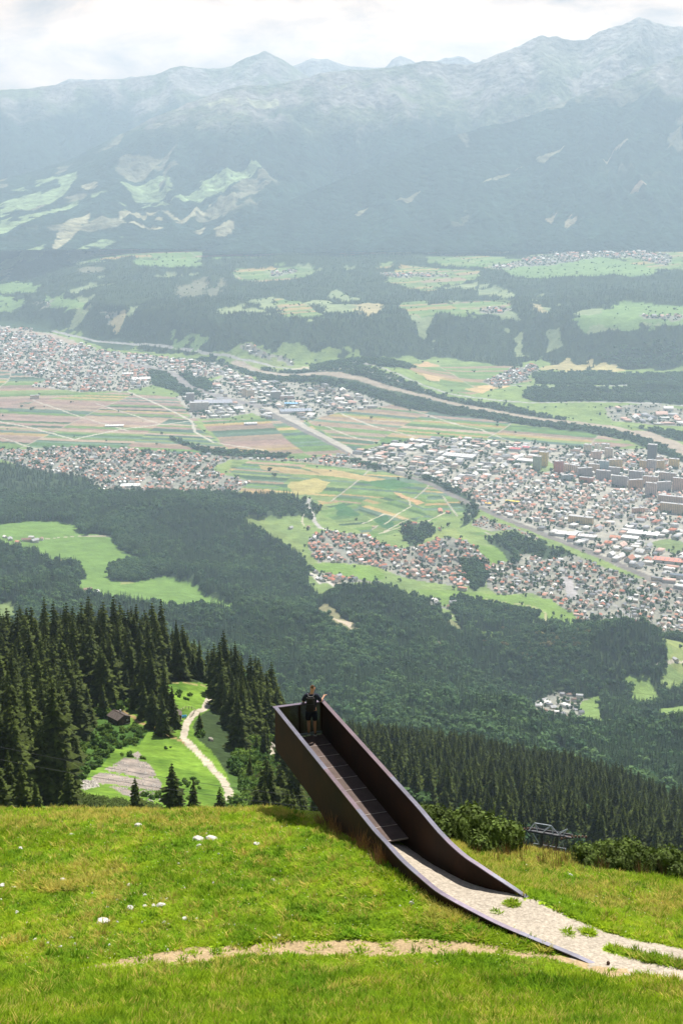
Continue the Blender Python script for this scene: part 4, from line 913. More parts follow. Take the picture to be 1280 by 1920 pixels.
# trees that can be told apart: the 300 spruces that show largest ------------------------------------
HAND = [  # image column, row of the tip, distance, label
 (253, 1456, 238, 'slim young spruce standing alone in front of the grey scree'),
 (322, 1429, 222, 'broad full spruce beside the grass edge, biggest of those below the scree'),
 (362, 1458, 236, 'narrow spruce next to the broad spruce at the grass edge'),
 (412, 1474, 226, 'low wide spruce at the lower end of the gravel farm track'),
 (128, 1436, 262, 'small spruce growing between the two white rubble patches'),
 (14, 1404, 215, 'very dark spruce at the grass edge, tallest of the shadowy clump'),
 (40, 1432, 212, 'very dark spruce in the middle of the shadowy clump at the grass edge'),
 (66, 1462, 210, 'very dark short spruce at the end of the shadowy clump at the grass edge'),
 (-8, 1420, 205, 'very dark spruce cut by the picture edge at the grass edge'),
 (116, 1503, 226, 'tiny spruce on the green slope above the grass edge'),
 (480, 1476, 215, 'dark spruce in the small row below the lookout bridge, first from the track'),
 (497, 1462, 225, 'tallest dark spruce in the small row below the lookout bridge'),
 (446, 1500, 215, 'small dark spruce between the farm track and the bridge'),
 (540, 1478, 222, 'spruce right under the end of the lookout bridge'),
 (566, 1500, 218, 'small spruce just below the steel wall of the bridge'),
 (307, 1245, 450, 'spruce on the far rim of the sloping hay meadow'),
 (268, 1275, 440, 'spruce standing behind the two dark wooden huts, second in the row'), (285, 1290, 425, 'round spruce between the two dark wooden huts'), (322, 1285, 430, 'spruce beside the smaller hut and the pen'),
 (304, 1300, 415, 'full spruce in front of the smaller wooden hut'), (236, 1250, 470, 'spruce directly above the larger wooden hut'), (374, 1335, 425, 'pointed spruce beside the bend of the white track'),
]
hand = []
for px, py, r, lab in HAND:
    x, y, _ = [float(v) for v in at_r(px, py, r)]; z = float(gz(x, y)); hgt = float(at_r(px, py, r)[2])-z
    hand.append((x, y, z, max(hgt, 2.5), lab))
r_ = np.random.default_rng(3)
CR3 = np.hypot(P[:, 0], P[:, 1])
topx, topy = proj(P[:, 0], P[:, 1], P[:, 2]+P[:, 4])
crest_py = np.interp(tpx, [0, 300, 520, 640, 860, 1000, 1150, 1280], [1524, 1526, 1538, 1560, 1585, 1620, 1648, 1665])
vis = (tpx > -12) & (tpx < 1292) & (topy < crest_py-8) & (P[:, 3] == 0)
# thin spruces that would stand in the hand placed ones or the huts
dh = np.min(np.hypot(P[:, None, 0]-np.array([h[0] for h in hand])[None], P[:, None, 1]-np.array([h[1] for h in hand])[None]), axis=1) if len(P) < 400000 else None
keep = dh > 4.0
HUTS = [ground_at(225, 1358, 300), ground_at(332, 1360, 300), ground_at(350, 1345, 300)]
for hx, hy in HUTS: keep &= np.hypot(P[:, 0]-hx, P[:, 1]-hy) > 8
P = P[keep]; vis = vis[keep]; tpx = tpx[keep]; tpy = tpy[keep]; tr = tr[keep]; topy = topy[keep]
size = np.where(vis, P[:, 4]/tr, 0); order = np.argsort(-size); NIND = 300-len(hand)
ind = order[:NIND]; ind = ind[size[ind] > 0]
gr = 'dark spruces on the near slopes'
def spruce_zone(px, py, tp, h, w, r):
    size = 'tall' if h > 22.5 else 'middling' if h > 18 else 'short'; shape = 'slender' if w < .98 else 'full' if w < 1.12 else 'broad'
    row = 'on the crest' if r > 490 else 'high on the slope' if r > 430 else 'halfway up the slope' if r > 350 else 'low on the slope'
    where = ['at the picture edge', 'a little in from the picture edge', 'in the thickest part of the stand', 'uphill of the white rubble', 'between the thick stand and the larger hut', 'behind the larger hut', 'above the two huts', 'on the rim above the hay meadow', 'beyond the top of the white track', 'beside the white track', 'on the bank below the track', 'just short of the bridge end', 'by the steel bridge', 'behind the ropeway tower']
    k = int(np.searchsorted([30, 65, 100, 135, 190, 240, 300, 360, 400, 440, 480, 560, 900], px))
    return f'{size} {shape} dark spruce {row}, {where[k]}'
firsts = []
def put_spruce(x, y, z, h, k, rz, lab, w=1.):
    o = empty('spruce_tree', (x, y, z-.2), rz, lab, 'tree', gr); s = h/20; o.scale = (s*w, s*w, s)
    c = obj('crown', SPR[k], o); t = obj('trunk', TRK, o); return o, c
sp_src = []
for n, (x, y, z, h, lab) in enumerate(hand):
    o, c = put_spruce(x, y, z, h, n % 9, n*1.7, lab, 1.15 if h < 14 else 1.0)
    if n < 9: sp_src.append(c)
for n, i in enumerate(ind):
    w__ = .85+.4*r_.random(); put_spruce(P[i, 0], P[i, 1], P[i, 2], P[i, 4], int(r_.integers(9)), r_.random()*6.28, spruce_zone(tpx[i], tpy[i], topy[i], P[i, 4], w__, math.hypot(P[i, 0], P[i, 1])), w__)
rest = np.ones(len(P), bool); rest[ind] = False
Q = P[rest]; qr = np.hypot(Q[:, 0], Q[:, 1])
# one standing specimen of each far kind, the source of the rest of its wood
def specimen(name, me, x, y, lab, cat='tree', s=1., trunk=True):
    z = float(gz(x, y)); o = empty(name, (x, y, z-.3), 0, lab, cat); o.scale = (s, s, s); c = obj('crown' if trunk else 'foliage', me, o)
    if trunk: obj('trunk', TRK, o)
    return c
far_s = [specimen('spruce_tree', FSP[i], *ground_at([700, 820, 960, 1100][i], [1330, 1345, 1350, 1380][i], 1700), ['spruce in the large wood below the bridge end', 'spruce in the large wood beside the small clearing', 'spruce in the large wood above the shady slope', 'spruce in the large wood behind the ropeway tower'][i]) for i in range(4)]
far_l = [specimen('leafy_tree', FLF[i], *ground_at([655, 760, 450][i], [1300, 1270, 1240][i], 1700), ['round leafy tree in the wood beside the man', 'round leafy tree in the pale green patch of the great wood', 'round leafy tree in the wood below the two hay meadows'][i]) for i in range(3)]
far_g = [specimen('flowering_tree', FGD[0], *ground_at(905, 1245, 2600), 'golden flowering tree on the wooded hill before the suburb')]
def go(mask, name, srcs, base, lab, sc=1., wide=1.):
    q = Q[mask]; n = len(q); r = np.random.default_rng(n)
    s = q[:, 4]/base; w = s*wide*(.85+.3*r.random(n)); scl = np.stack([w, w, s], -1)
    rot = np.stack([r.normal(size=n)*.02, r.normal(size=n)*.02, r.random(n)*6.28], -1)
    pts = q[:, :3].copy(); pts[:, 2] -= .5
    return scatter(name, pts, rot, scl, r.integers(0, len(srcs), n), srcs, lab)
go((Q[:, 3] == 0) & (qr < 1300), 'near_spruce_wood', sp_src, 20., 'dense dark spruce wood covering the steep near slopes', wide=1.12)
go((Q[:, 3] == 0) & (qr >= 1300) & (qr < 5300), 'spruce_forest', far_s, 20., 'spruce forest covering the great slope below', wide=1.35)
go((Q[:, 3] == 1) & (qr < 5300), 'leafy_woods', far_l, 12., 'lighter leafy trees mixed into the forest and the villages')
go((Q[:, 3] == 2), 'flowering_woods', far_g, 12., 'golden flowering trees on the wooded hill')
go((Q[:, 3] == 0) & (qr >= 5300), 'terrace_forest', far_s[:2], 20., 'hazy forest on the terrace across the valley', wide=1.9)
go((Q[:, 3] == 1) & (qr >= 5300), 'riverside_woods', far_l[:2], 12., 'leafy woods along the river and among the far fields', wide=1.35)

# shrubs on the near slope
sx, sy, sz, si, sj = cell_points((CLS == SCRUB) & ~HID & (R0 > 60) & (R0 < 660), 1/7., 41)
ssz = (.6+.9*r_.random(len(sx))**1.5)*np.where(BANK[si, sj], .55, 1)
s2 = cell_points((CLS == MEADOW) & ~HID & (R0 > 210) & (R0 < 520) & (fbm(X0/14, Y0/14, 3, 12) > .28), 1/14., 42)
sx = np.r_[sx, s2[0]]; sy = np.r_[sy, s2[1]]; sz = np.r_[sz, s2[2]]; ssz = np.r_[ssz, .25+.4*r_.random(len(s2[0]))]
dt = line_dist(sx, sy, wpoly(TRAIL, 150, closed=False, step=5), 10); k = (dt > 4)
for hx, hy in HUTS: k &= np.hypot(sx-hx, sy-hy+4) > 10
sx, sy, sz, ssz = sx[k], sy[k], sz[k], ssz[k]
b_src = [specimen('mountain_shrub', SHM[i], *ground_at([192, 200, 378][i], [1402, 1378, 1388][i], 150), ['dark green round bush on the bank above the scree', 'leafy bush on the bank below the larger hut', 'leafy bush beside the bend of the white track'][i], 'bush', [1.5, 1.2, 1.1][i], False) for i in range(3)]
scatter('slope_undergrowth', np.stack([sx, sy, sz-.1], -1), np.stack([sx*0, sx*0, sx*7 % 6.28], -1), ssz[:, None]*np.array([[1.1, 1.1, 1.]]), r_.integers(0, 3, len(sx)), b_src, 'green undergrowth of shrubs on the steep banks')

# dwarf pines on the edge of the shoulder
DP = [(812, 1512, 41.5), (838, 1520, 41.0), (862, 1517, 41.5), (890, 1516, 41.2), (915, 1522, 40.6), (932, 1540, 40.4), (792, 1535, 43), (875, 1540, 40.9), (905, 1545, 40.4),
      (1098, 1606, 39.6), (1122, 1590, 40), (1150, 1582, 40), (1178, 1578, 39.5), (1196, 1585, 39.2), (1222, 1588, 39.0), (1250, 1592, 38.6), (1275, 1600, 38.4), (1300, 1602, 38), (1165, 1610, 39.2), (1210, 1612, 38.8), (1240, 1615, 38.6)]
dpl = ['dwarf pine bush touching the steel wall of the bridge', 'second dwarf pine from the steel wall', 'upright dwarf pine in the middle of the clump by the bridge', 'tall dwarf pine of the clump by the bridge', 'dwarf pine towards the outer end of the clump by the bridge', 'outermost dwarf pine of the clump by the bridge', 'half hidden dwarf pine behind the steel wall', 'low dwarf pine in front of the clump by the bridge', 'low dwarf pine at the outer foot of the clump by the bridge']
for n, (px, py, Y) in enumerate(DP):
    x, y, zt = [float(v) for v in at_y(px, py, Y)]; z = float(nz(np.array([x]), np.array([y]), False)[0]); h = zt-z+.15
    lab = dpl[n] if n < len(dpl) else 'dark dwarf pine in the thicket along the grass edge beyond the ropeway tower'
    o = empty('dwarf_pine', (x, y, z-.15), n*1.3, lab, 'bush', 'dwarf pines along the grass edge'); s = max(h, .9)/1.7; o.scale = (s*.85+.1, s*.85+.1, s)
    obj('foliage', PBM[n % 3], o)
    m = MB()
    for k in range(7): a = k*.9+n; m.bar((0, 0, -.3), (math.cos(a)*.55, math.sin(a)*.55, .75+.1*(k % 3)), .035, 5, .015)
    m.build('branches', m_bark, o)
# hedge of dwarf pines below the scree
hp = []
for k in range(60):
    t = k/59; px = 78+215*t; py = 1492+30*t+r_.normal()*3
    x, y = ground_at(px, py+4, 215); hp.append((x, y, float(gz(x, y))-.2))
hp = np.array(hp); n = len(hp)
hs = 1.3+.5*r_.random(n)
ho = [o for o in S.objects if o.name.startswith('foliage') and o.data in PBM][:3]
scatter('dwarf_pine_hedge', hp, np.stack([hs*0, hs*0, hs*40 % 6.28], -1), np.stack([hs*1.3, hs*1.3, hs], -1), r_.integers(0, 3, n), ho, 'dark strip of dwarf pines between the meadow and the grass edge')

# ------------------------------------------------------------------ grass of the shoulder
def tuft(seed, n=22, h=.13, rad=.09, w=.008, lean=.5):
    r = np.random.default_rng(seed); V = []; Fc = []
    for _ in range(n):
        a = r.random()*6.28; q = rad*math.sqrt(r.random()); b = np.array((math.cos(a)*q, math.sin(a)*q, -.01)); a2 = a+r.normal()*.7; hh = h*(.5+.7*r.random())
        l = hh*lean*(.3+r.random()); d = np.array((math.cos(a2), math.sin(a2), 0)); s = np.array((-d[1], d[0], 0))*w*(.7+.6*r.random())
        m = b+d*l*.35+np.array((0, 0, hh*.6)); t = b+d*l+np.array((0, 0, hh)); k = len(V)
        V += [b-s, b+s, m+s*.8, m-s*.8, t]; Fc += [(k, k+1, k+2), (k, k+2, k+3), (k+3, k+2, k+4)]
    return np.array(V), np.array(Fc)
m_g1 = mat('grass_green', (.265, .43, .02), rough=.8, spec=.15, noise=[(.55, (.75, .85, .9), (1.35, 1.15, 1.0), 4), (3, .8, 1.2, 3)], rnd=((.75, .8, .8), (1.3, 1.2, 1.1)), sub=.5)
m_g2 = mat('grass_straw', (.48, .44, .09), rough=.8, spec=.15, noise=[(3, .8, 1.2, 3)], rnd=((.8, .9, .8), (1.25, 1.1, 1.1)), sub=.3)
m_g3 = mat('grass_dark', (.18, .33, .015), rough=.8, spec=.15, noise=[(3, .8, 1.2, 3)], rnd=(.75, 1.25), sub=.3)
m_seed = mat('grass_seed_heads', (.24, .12, .055), rough=.9, noise=[(3, .8, 1.2, 3)], rnd=(.7, 1.3))
gs = []
for nm, m_, h, xw in [('short_grass', m_g1, .05, 1), ('tall_grass', m_g1, .135, 1), ('straw_grass', m_g2, .14, 1), ('dark_grass', m_g3, .11, 1.5)]:
    V, Fq = tuft(len(nm)*7, 30, h, .11, .009*xw*(1.3 if h < .09 else 1), 1.9 if h < .09 else .95); gs.append(mesh_np(nm, V, Fq, [m_]))
V, Fq = tuft(99, 12, .5, .12, .006, .25); gs.append(mesh_np('seeding_grass', V, Fq, [m_seed]))
tx0 = [on_near(560, 1860), on_near(300, 1600), on_near(900, 1850), on_near(1020, 1868), on_near(640, 1558)]
gsrc = []
for k, (x, y) in enumerate(tx0):
    o = empty('grass_tuft', (x, y, float(nz(np.array([x]), np.array([y]))[0])), 0, ['low green grass tuft on the bank below the foot trail', 'long green grass tuft on the upper turf', 'straw coloured grass tuft near the gravel path', 'dark green clump of herbs beside the path', 'brown seeding grass at the foot of the steel wall'][k], 'grass tuft')
    gsrc.append(obj('blades', gs[k], o))
rg = np.random.default_rng(5)
n = 114000
gy = 23.0+22.5*rg.random(n)**.95; gx = (rg.random(n)*2-1)*gy*.33
gx = np.r_[gx, ]; ok = (path_dist(gx, gy) > .10) 
ct = trail_w(gx, gy); ok &= (ct + .3*fbm(gx/1.1, gy/1.1, 4, 5) > 1.05) | (rg.random(n) < .03)
din = (gy > 29.6) & (gx < 4.6) & (path_dist(gx, gy) < .05); ok &= ~din
gs_ = line_dist(gx, gy, strip_l, 1.5) < .13; gs2 = np.zeros(n, bool)
for q_ in ((958, 1696, .13), (1100, 1750, .14), (1065, 1752, .10), (930, 1712, .05)):
    cx_, cy_ = on_near(*q_[:2]); gs2 |= np.hypot(gx-cx_, gy-cy_) < q_[2]
ok |= (gs_ | gs2)
cx = gx - PA[0]; cy = gy - PA[1]; s_ = cx*U[0]+cy*U[1]; o_ = cx*PP[0]+cy*PP[1]; ok &= ~((s_ < 8.2) & (o_ > -.06) & (o_ < WID+.06))
gx = gx[ok]; gy = gy[ok]; g_z = nz(gx, gy); n = len(gx)
b1 = fbm(gx/1.6, gy/1.6, 4, 131); b2 = fbm(gx/3.5, gy/3.5, 3, 15); b3 = fbm(gx/.6, gy/.6, 3, 133); u = rg.random(n)
front = sstep(28.3, 27.3, gy-.02*gx)
pk = np.zeros(n, int)
pk[(u < .03+.50*front+.25*sstep(.1, .4, b1))] = 1
pk[(rg.random(n) < .03+.16*front*sstep(-.1, .4, b3)+.18*sstep(.15, .5, b2+.3*b1)+.22*sstep(38.5, 41, gy)*sstep(-.2, .3, b1))] = 2
pk[(rg.random(n) < .35*sstep(.32, .5, b3)*(1-.5*front))] = 3
hx, hy = on_near(1010, 1862); herb = np.exp(-(((gx-hx)/1.3)**2+((gy-hy-.1*(gx-hx))/.28)**2)); pk[rg.random(n) < herb] = 3
wd = np.abs(o_[ok] if False else ((gx-PA[0])*PP[0]+(gy-PA[1])*PP[1])); sa = (gx-PA[0])*U[0]+(gy-PA[1])*U[1]
wl_ = line_dist(gx, gy, np.array(LTOP), 2); near_wall = (wl_ < .3) & (sa > 5.2) & (gy > 34)
pk[near_wall & (rg.random(n) < .10)] = 4
pk[(gy > 37.5) & (gx > 4) & (rg.random(n) < .012)] = 4
sc = .75+.5*rg.random(n); sc *= 1+.25*front
scatter('turf_grass', np.stack([gx, gy, g_z-.005], -1), np.stack([rg.normal(size=n)*.12, rg.normal(size=n)*.12, rg.random(n)*6.28], -1), np.stack([sc*1.15, sc*1.15, sc*np.where(herb > .3, 1.5, 1.)], -1), pk, gsrc, 'short turf and tufts of grass on the shoulder')
# tiny flowers
fm = MB()
for _ in range(1500):
    y = 23+20*rg.random(); x = (rg.random()*2-1)*y*.26
    if path_dist(np.array([x]), np.array([y]))[0] < .2: continue
    z = float(nz(np.array([x]), np.array([y]))[0])+.07+.05*rg.random(); s = .011+.008*rg.random()
    fm.add([(x-s, y, z), (x, y-s, z+.004), (x+s, y, z), (x, y+s, z-.002), (x, y, z+.012)], [(0, 1, 4), (1, 2, 4), (2, 3, 4), (3, 0, 4)])
tag(fm.build('wild_flowers', mat('petals', (.70, .68, .45), rough=.8)), kind='stuff', label='tiny pale flowers sprinkled over the turf')

# ------------------------------------------------------------------ stones in the grass
m_stone = mat('limestone', (.58, .56, .51), rough=.9, noise=[(6, .65, 1.2, 5), (40, .8, 1.15, 3)], bump=(20, .6, .02), coord='obj')
m_brown = mat('brown_stone', (.10, .06, .045), rough=.9, noise=[(6, .65, 1.2, 5)], coord='obj')
def stone_me(seed):
    bm = bmesh.new(); bmesh.ops.create_icosphere(bm, subdivisions=2, radius=.5); r = np.random.default_rng(seed)
    pl = [(r.normal(size=3)) for _ in range(9)]
    for v in bm.verts:
        for q in pl:
            q_ = Vector(q).normalized(); d = v.co.dot(q_)-.36
            if d > 0: v.co -= q_*d
        v.co *= 1+.05*r.normal()
    me = bpy.data.meshes.new('stone'); bm.to_mesh(me); bm.free(); me.materials.append(m_stone); return me
STN = [stone_me(k) for k in range(6)]
sl = [(745,168,45),(793,160,50),(747,188,20),(765,205,8),(963,180,28),(1060,113,22),(1062,123,14),(1043,185,12),(237,311,26),(10,337,24),(487,328,22),(693,341,14),(543,368,18),(602,410,40),(575,408,24),(543,410,18),(402,412,18),(488,418,34),(358,422,14),(65,434,24),(217,445,14),(390,470,54),(692,456,22),(440,465,12),(535,466,14),(617,470,16),(1028,308,22),(527,510,18),(269,533,16),(412,553,18),(183,553,18),(228,570,22),(133,542,26),(1030,530,20),(1046,522,18),(77,528,12),(40,528,12),(268,140,24),(326,190,14),(78,187,18),(103,472,12),(525,488,12),(800,322,12),(881,478,14),(605,380,14),(627,380,12),(440,385,12),(470,385,10),(345,353,12),(1095,446,12),(1122,443,10),(670,245,10),(702,208,10),(820,213,12),(805,200,10),(283,553,12),(411,445,12),(738,453,12),(632,470,10),(350,510,10),(8,537,12),(243,447,10),(630,573,10),(933,443,10),(752,118,14),(774,130,14),(520,108,30),(413,197,12),(57,343,14),(5,385,14)]
SL = [(a/2, 1500+b/2, c/2) for a, b, c in sl] + [(750,1636,12),(771,1701,9),(749,1703,6),(1068,1643,10),(1047,1634,8),(987,1627,9),(938,1745,7),(945,1752,5),(915,1627,6),(1139,1810,7)]
lab = {0: 'long white stone of the pair just below the grass crest', 1: 'larger of the two flat white stones just below the grass crest', 2: 'small white stone under the flat pair near the crest', 4: 'white stone by itself between the flat pair and the bridge', 5: 'pale stone on the crest closest to the bridge end', 6: 'little stone lying under the pale stone on the crest', 8: 'white stone by itself high up the turf above the big stone', 9: 'white stone cut by the picture edge', 13: 'round grey boulder in the middle of the scattered stones',
       14: 'flat grey stone touching the round grey boulder', 17: 'long low white stone beside the round grey boulder', 21: 'largest white stone, blocky, lowest of the big ones on the turf', 22: 'bright white stone below the round grey boulder', 26: 'white stone by itself halfway to the bridge', 19: 'flat pale stone near the picture edge', 32: 'flat grey stone low on the turf near the picture edge', 31: 'white stone just above the foot trail', 33: 'pale stone right above the foot trail', 34: 'second pale stone right above the foot trail', 70: 'white stone against the outside of the steel wall', 71: 'white stone on the turf inside the curve of the wall', 73: 'pale stone on the turf beyond the bridge', 78: 'pale stone on the far side of the steel wall', 79: 'brown stone lying on the gravel path', 76: 'white stone under the curve of the wall near the path'}
for n, (px, py, w) in enumerate(SL):
    x, y = on_near(px, py); z = float(nz(np.array([x]), np.array([y]))[0]); s = w*np.hypot(y, z)/FPX*1.0
    o = obj('stone', STN[n % 6] if n != 79 else STN[0].copy()); o.location = (x, y, z+s*.10+.02); o.scale = (s*1.15, s*.95, s*(.55 if w > 9 else .8)+.05); o.rotation_euler = (.1, .15, n*1.9 if w < 15 else n*.1)
    if n == 79: o.data.materials.clear(); o.data.materials.append(m_brown)
    def stone_label(px, py, w):
        rf_ = [((380, 1583), 'near the flat white pair by the crest'), ((300, 1706), 'near the round grey boulder'), ((195, 1735), 'near the largest blocky white stone'), ((20, 1700), 'near the picture edge'), ((515, 1760), 'just above the foot trail'), ((118, 1656), 'near the lone white stone high up'), ((550, 1725), 'on the open turf before the bridge'), ((530, 1560), 'on the crest near the bridge end'), ((1000, 1640), 'on the turf beyond the bridge'), ((760, 1690), 'by the curve of the steel wall'), ((100, 1770), 'low on the turf above the trail end'), ((140, 1580), 'up by the crest near the dark spruces')]
        d_ = min(rf_, key=lambda t: math.hypot(t[0][0]-px, t[0][1]-py)); side = 'below' if py > d_[0][1] else 'above'
        return ('tiny' if w < 6 else 'small' if w < 8 else 'fist sized' if w < 10 else 'middling')+' '+('white', 'pale', 'off-white')[int(px*7+py) % 3]+' stone '+d_[1]+(', slightly uphill' if side == 'above' else ', slightly downhill')
    tag(o, lab.get(n, stone_label(px, py, w)), 'stone', 'white stones in the grass')
# pebbles on the path
pb = MB(); ic = [(0, 0, 1), (1, 0, 0), (0, 1, 0), (-1, 0, 0), (0, -1, 0)]
for _ in range(1300):
    y = 24.5+13*rg.random(); x = -1+14*rg.random()
    if path_dist(np.array([x]), np.array([y]))[0] > .25: continue
    s = .007+.022*rg.random()**4; z = float(nz(np.array([x]), np.array([y]))[0])
    a = rg.random()*3; pb.add([(x+s*(px_*math.cos(a)-py_*math.sin(a)), y+s*(px_*math.sin(a)+py_*math.cos(a))*.8, z+s*.6*pz_) for px_, py_, pz_ in ic], [(0, 1, 2), (0, 2, 3), (0, 3, 4), (0, 4, 1)])
tag(pb.build('path_gravel', mat('pale_pebbles', (.50, .45, .38), rough=.9, noise=[(9, .6, 1.3, 3)])), kind='stuff', label='loose pale gravel on the path')
# ------------------------------------------------------------------ towns and villages
def cls_at(x, y):
    az = np.arctan2(x, y); r = np.hypot(x, y); i = np.clip(np.searchsorted(AZ, az), 1, NA-1); i = np.where(np.abs(AZ[i-1]-az) < np.abs(AZ[i]-az), i-1, i)
    out = np.zeros(len(x), np.int8)
    for c in np.unique(i):
        m = i == c; j = np.clip(np.searchsorted(R0[c], r[m]), 0, NR-1); out[m] = CLS[c, j]
    return out
def lattice(P, rmin, w, l, th, skip, seed, jit=.13):
    Q = np.array(wpoly(P, rmin)); c, s = math.cos(th), math.sin(th); r = np.random.default_rng(seed)
    u = Q[:, 0]*c+Q[:, 1]*s; v = -Q[:, 0]*s+Q[:, 1]*c
    U_, V_ = np.meshgrid(np.arange(u.min(), u.max(), l), np.arange(v.min(), v.max(), w), indexing='ij'); n = U_.size
    rowk = (np.arange(U_.shape[0])[:, None] % 6 == 0) | (np.arange(U_.shape[1])[None, :] % 5 == 0); rowk = rowk.ravel()     # left open as streets
    U_ = U_.ravel()+r.normal(size=n)*l*jit; V_ = V_.ravel()+r.normal(size=n)*w*jit
    x = U_*c-V_*s; y = U_*s+V_*c; k = in_poly(x, y, Q) & (r.random(n) > skip*.35) & ~rowk; x, y = x[k], y[k]
    k = (cls_at(x, y) == TOWN) & (np.abs(np.arctan2(x, y)) < math.radians(20)); return x[k], y[k]
ROOFS = {'red': [(.41, .155, .09), (.33, .13, .085), (.42, .20, .13)], 'brown': [(.20, .125, .09), (.16, .11, .085), (.25, .17, .13)], 'grey': [(.24, .24, .25), (.33, .33, .33), (.16, .165, .175)], 'white': [(.58, .56, .52), (.46, .45, .43), (.68, .66, .62)], 'pink': [(.45, .28, .22), (.50, .34, .28)], 'yellow': [(.6, .45, .1)]}
WALLS = [(.66, .63, .57), (.58, .55, .48), (.62, .55, .42), (.52, .50, .46), (.70, .68, .64)]
HS = []   # x y z w l h roofh rot roofkey wallidx town
def houses(town, P, rmin, w, l, th, skip, size, hh, roofs, pr, flat, seed):
    x, y = lattice(P, rmin, w, l, th, skip, seed); r = np.random.default_rng(seed+5); z = gz(x, y)
    for k in range(len(x)):
        a = size[0]*(.75+.6*r.random()); b = size[1]*(.75+.6*r.random()); h = hh*(.7+.6*r.random()); f = r.random() < flat
        HS.append([x[k], y[k], z[k], a, b, h, 0. if f else min(a, b)*(.26+.12*r.random()), th+(math.pi/2 if r.random() < .35 else 0)+r.normal()*.12, roofs[r.choice(len(roofs), p=pr)], int(r.integers(5)), town])
T_ = TOWNS
houses('arzl', T_['arzl'], 2400, 20, 19, .3, .24, (9.5, 11.5), 6, ['red', 'brown', 'grey', 'pink', 'white'], [.44, .22, .12, .12, .10], .06, 1)
houses('arzl_west', T_['arzl_west'], 2400, 26, 24, .5, .3, (11, 13), 6.5, ['red', 'brown', 'grey', 'white'], [.3, .3, .3, .1], .15, 2)
houses('suburb', T_['suburb'], 2400, 23, 21, -.45, .3, (9.5, 11), 6, ['red', 'brown', 'grey', 'white', 'pink'], [.16, .28, .24, .17, .15], .25, 3)
houses('hamlet', T_['hamlet'], 2400, 24, 26, .1, .42, (11, 13), 5, ['white', 'grey', 'brown'], [.25, .6, .15], .55, 4)
houses('roof_hamlet', T_['roof_hamlet'], 2400, 26, 24, .2, .3, (12, 14), 6.5, ['brown', 'grey', 'white'], [.4, .3, .3], .2, 5)
houses('gardens', T_['gardens'], 2400, 15, 14, -.6, .2, (5, 6), 2.6, ['red', 'brown', 'grey'], [.4, .4, .2], 0, 6)
houses('rum', T_['rum'], 2400, 26, 24, -.15, .28, (11, 12.5), 6.5, ['red', 'brown', 'grey', 'white', 'pink'], [.34, .2, .14, .12, .20], .1, 7)
cityP = T_['city']
houses('city', [(660, 848), (740, 830), (830, 820), (1000, 830), (1110, 842), (1110, 862), (1000, 880), (960, 880), (900, 900), (830, 905), (720, 880)], 2400, 40, 44, -.45, .2, (22, 32), 8, ['white', 'grey', 'pink', 'brown'], [.46, .3, .16, .08], .85, 8)
houses('city', [(830, 905), (900, 900), (960, 880), (1000, 880), (1110, 862), (1110, 842), (1290, 870), (1600, 910), (1600, 1010), (1290, 985), (1150, 975), (1050, 985), (960, 975), (900, 955), (880, 935)], 2400, 24, 25, -.45, .30, (12, 14), 8, ['red', 'brown', 'grey', 'white', 'pink'], [.16, .18, .2, .24, .22], .3, 9)
houses('city', [(900, 955), (960, 975), (1050, 985), (1150, 975), (1290, 985), (1600, 1010), (1950, 1330), (1320, 1130), (1130, 1050), (1000, 995)], 2400, 36, 42, -.52, .24, (20, 32), 7.5, ['white', 'grey', 'pink', 'brown', 'red'], [.50, .25, .12, .06, .07], .85, 10)
houses('works', T_['works'], 2400, 44, 50, .25, .32, (22, 34), 8, ['white', 'grey', 'pink', 'brown'], [.46, .28, .16, .10], .85, 11)
houses('hall', T_['hall'], 2400, 34, 32, .1, .3, (15, 18), 9, ['red', 'pink', 'white', 'grey', 'brown'], [.22, .24, .30, .12, .12], .4, 12)
houses('far_works', T_['far_works'], 2400, 60, 60, 0, .3, (30, 50), 8, ['white', 'grey', 'pink'], [.4, .2, .4], .85, 13)
houses('far_village', T_['far_village'], 2400, 30, 28, .2, .25, (14, 16), 8, ['brown', 'red', 'grey', 'white'], [.3, .3, .2, .2], .1, 14)
houses('mid_village', T_['mid_village'], 2400, 40, 38, .2, .25, (15, 18), 8, ['brown', 'red', 'grey', 'white'], [.3, .3, .2, .2], .1, 15)
for k, PT in enumerate(TTOWN): houses('terrace', PT, 7600, 50, 44, .1, .45, (18, 22), 9, ['red', 'brown', 'grey', 'white', 'pink'], [.2, .2, .2, .2, .2], .1, 20+k)
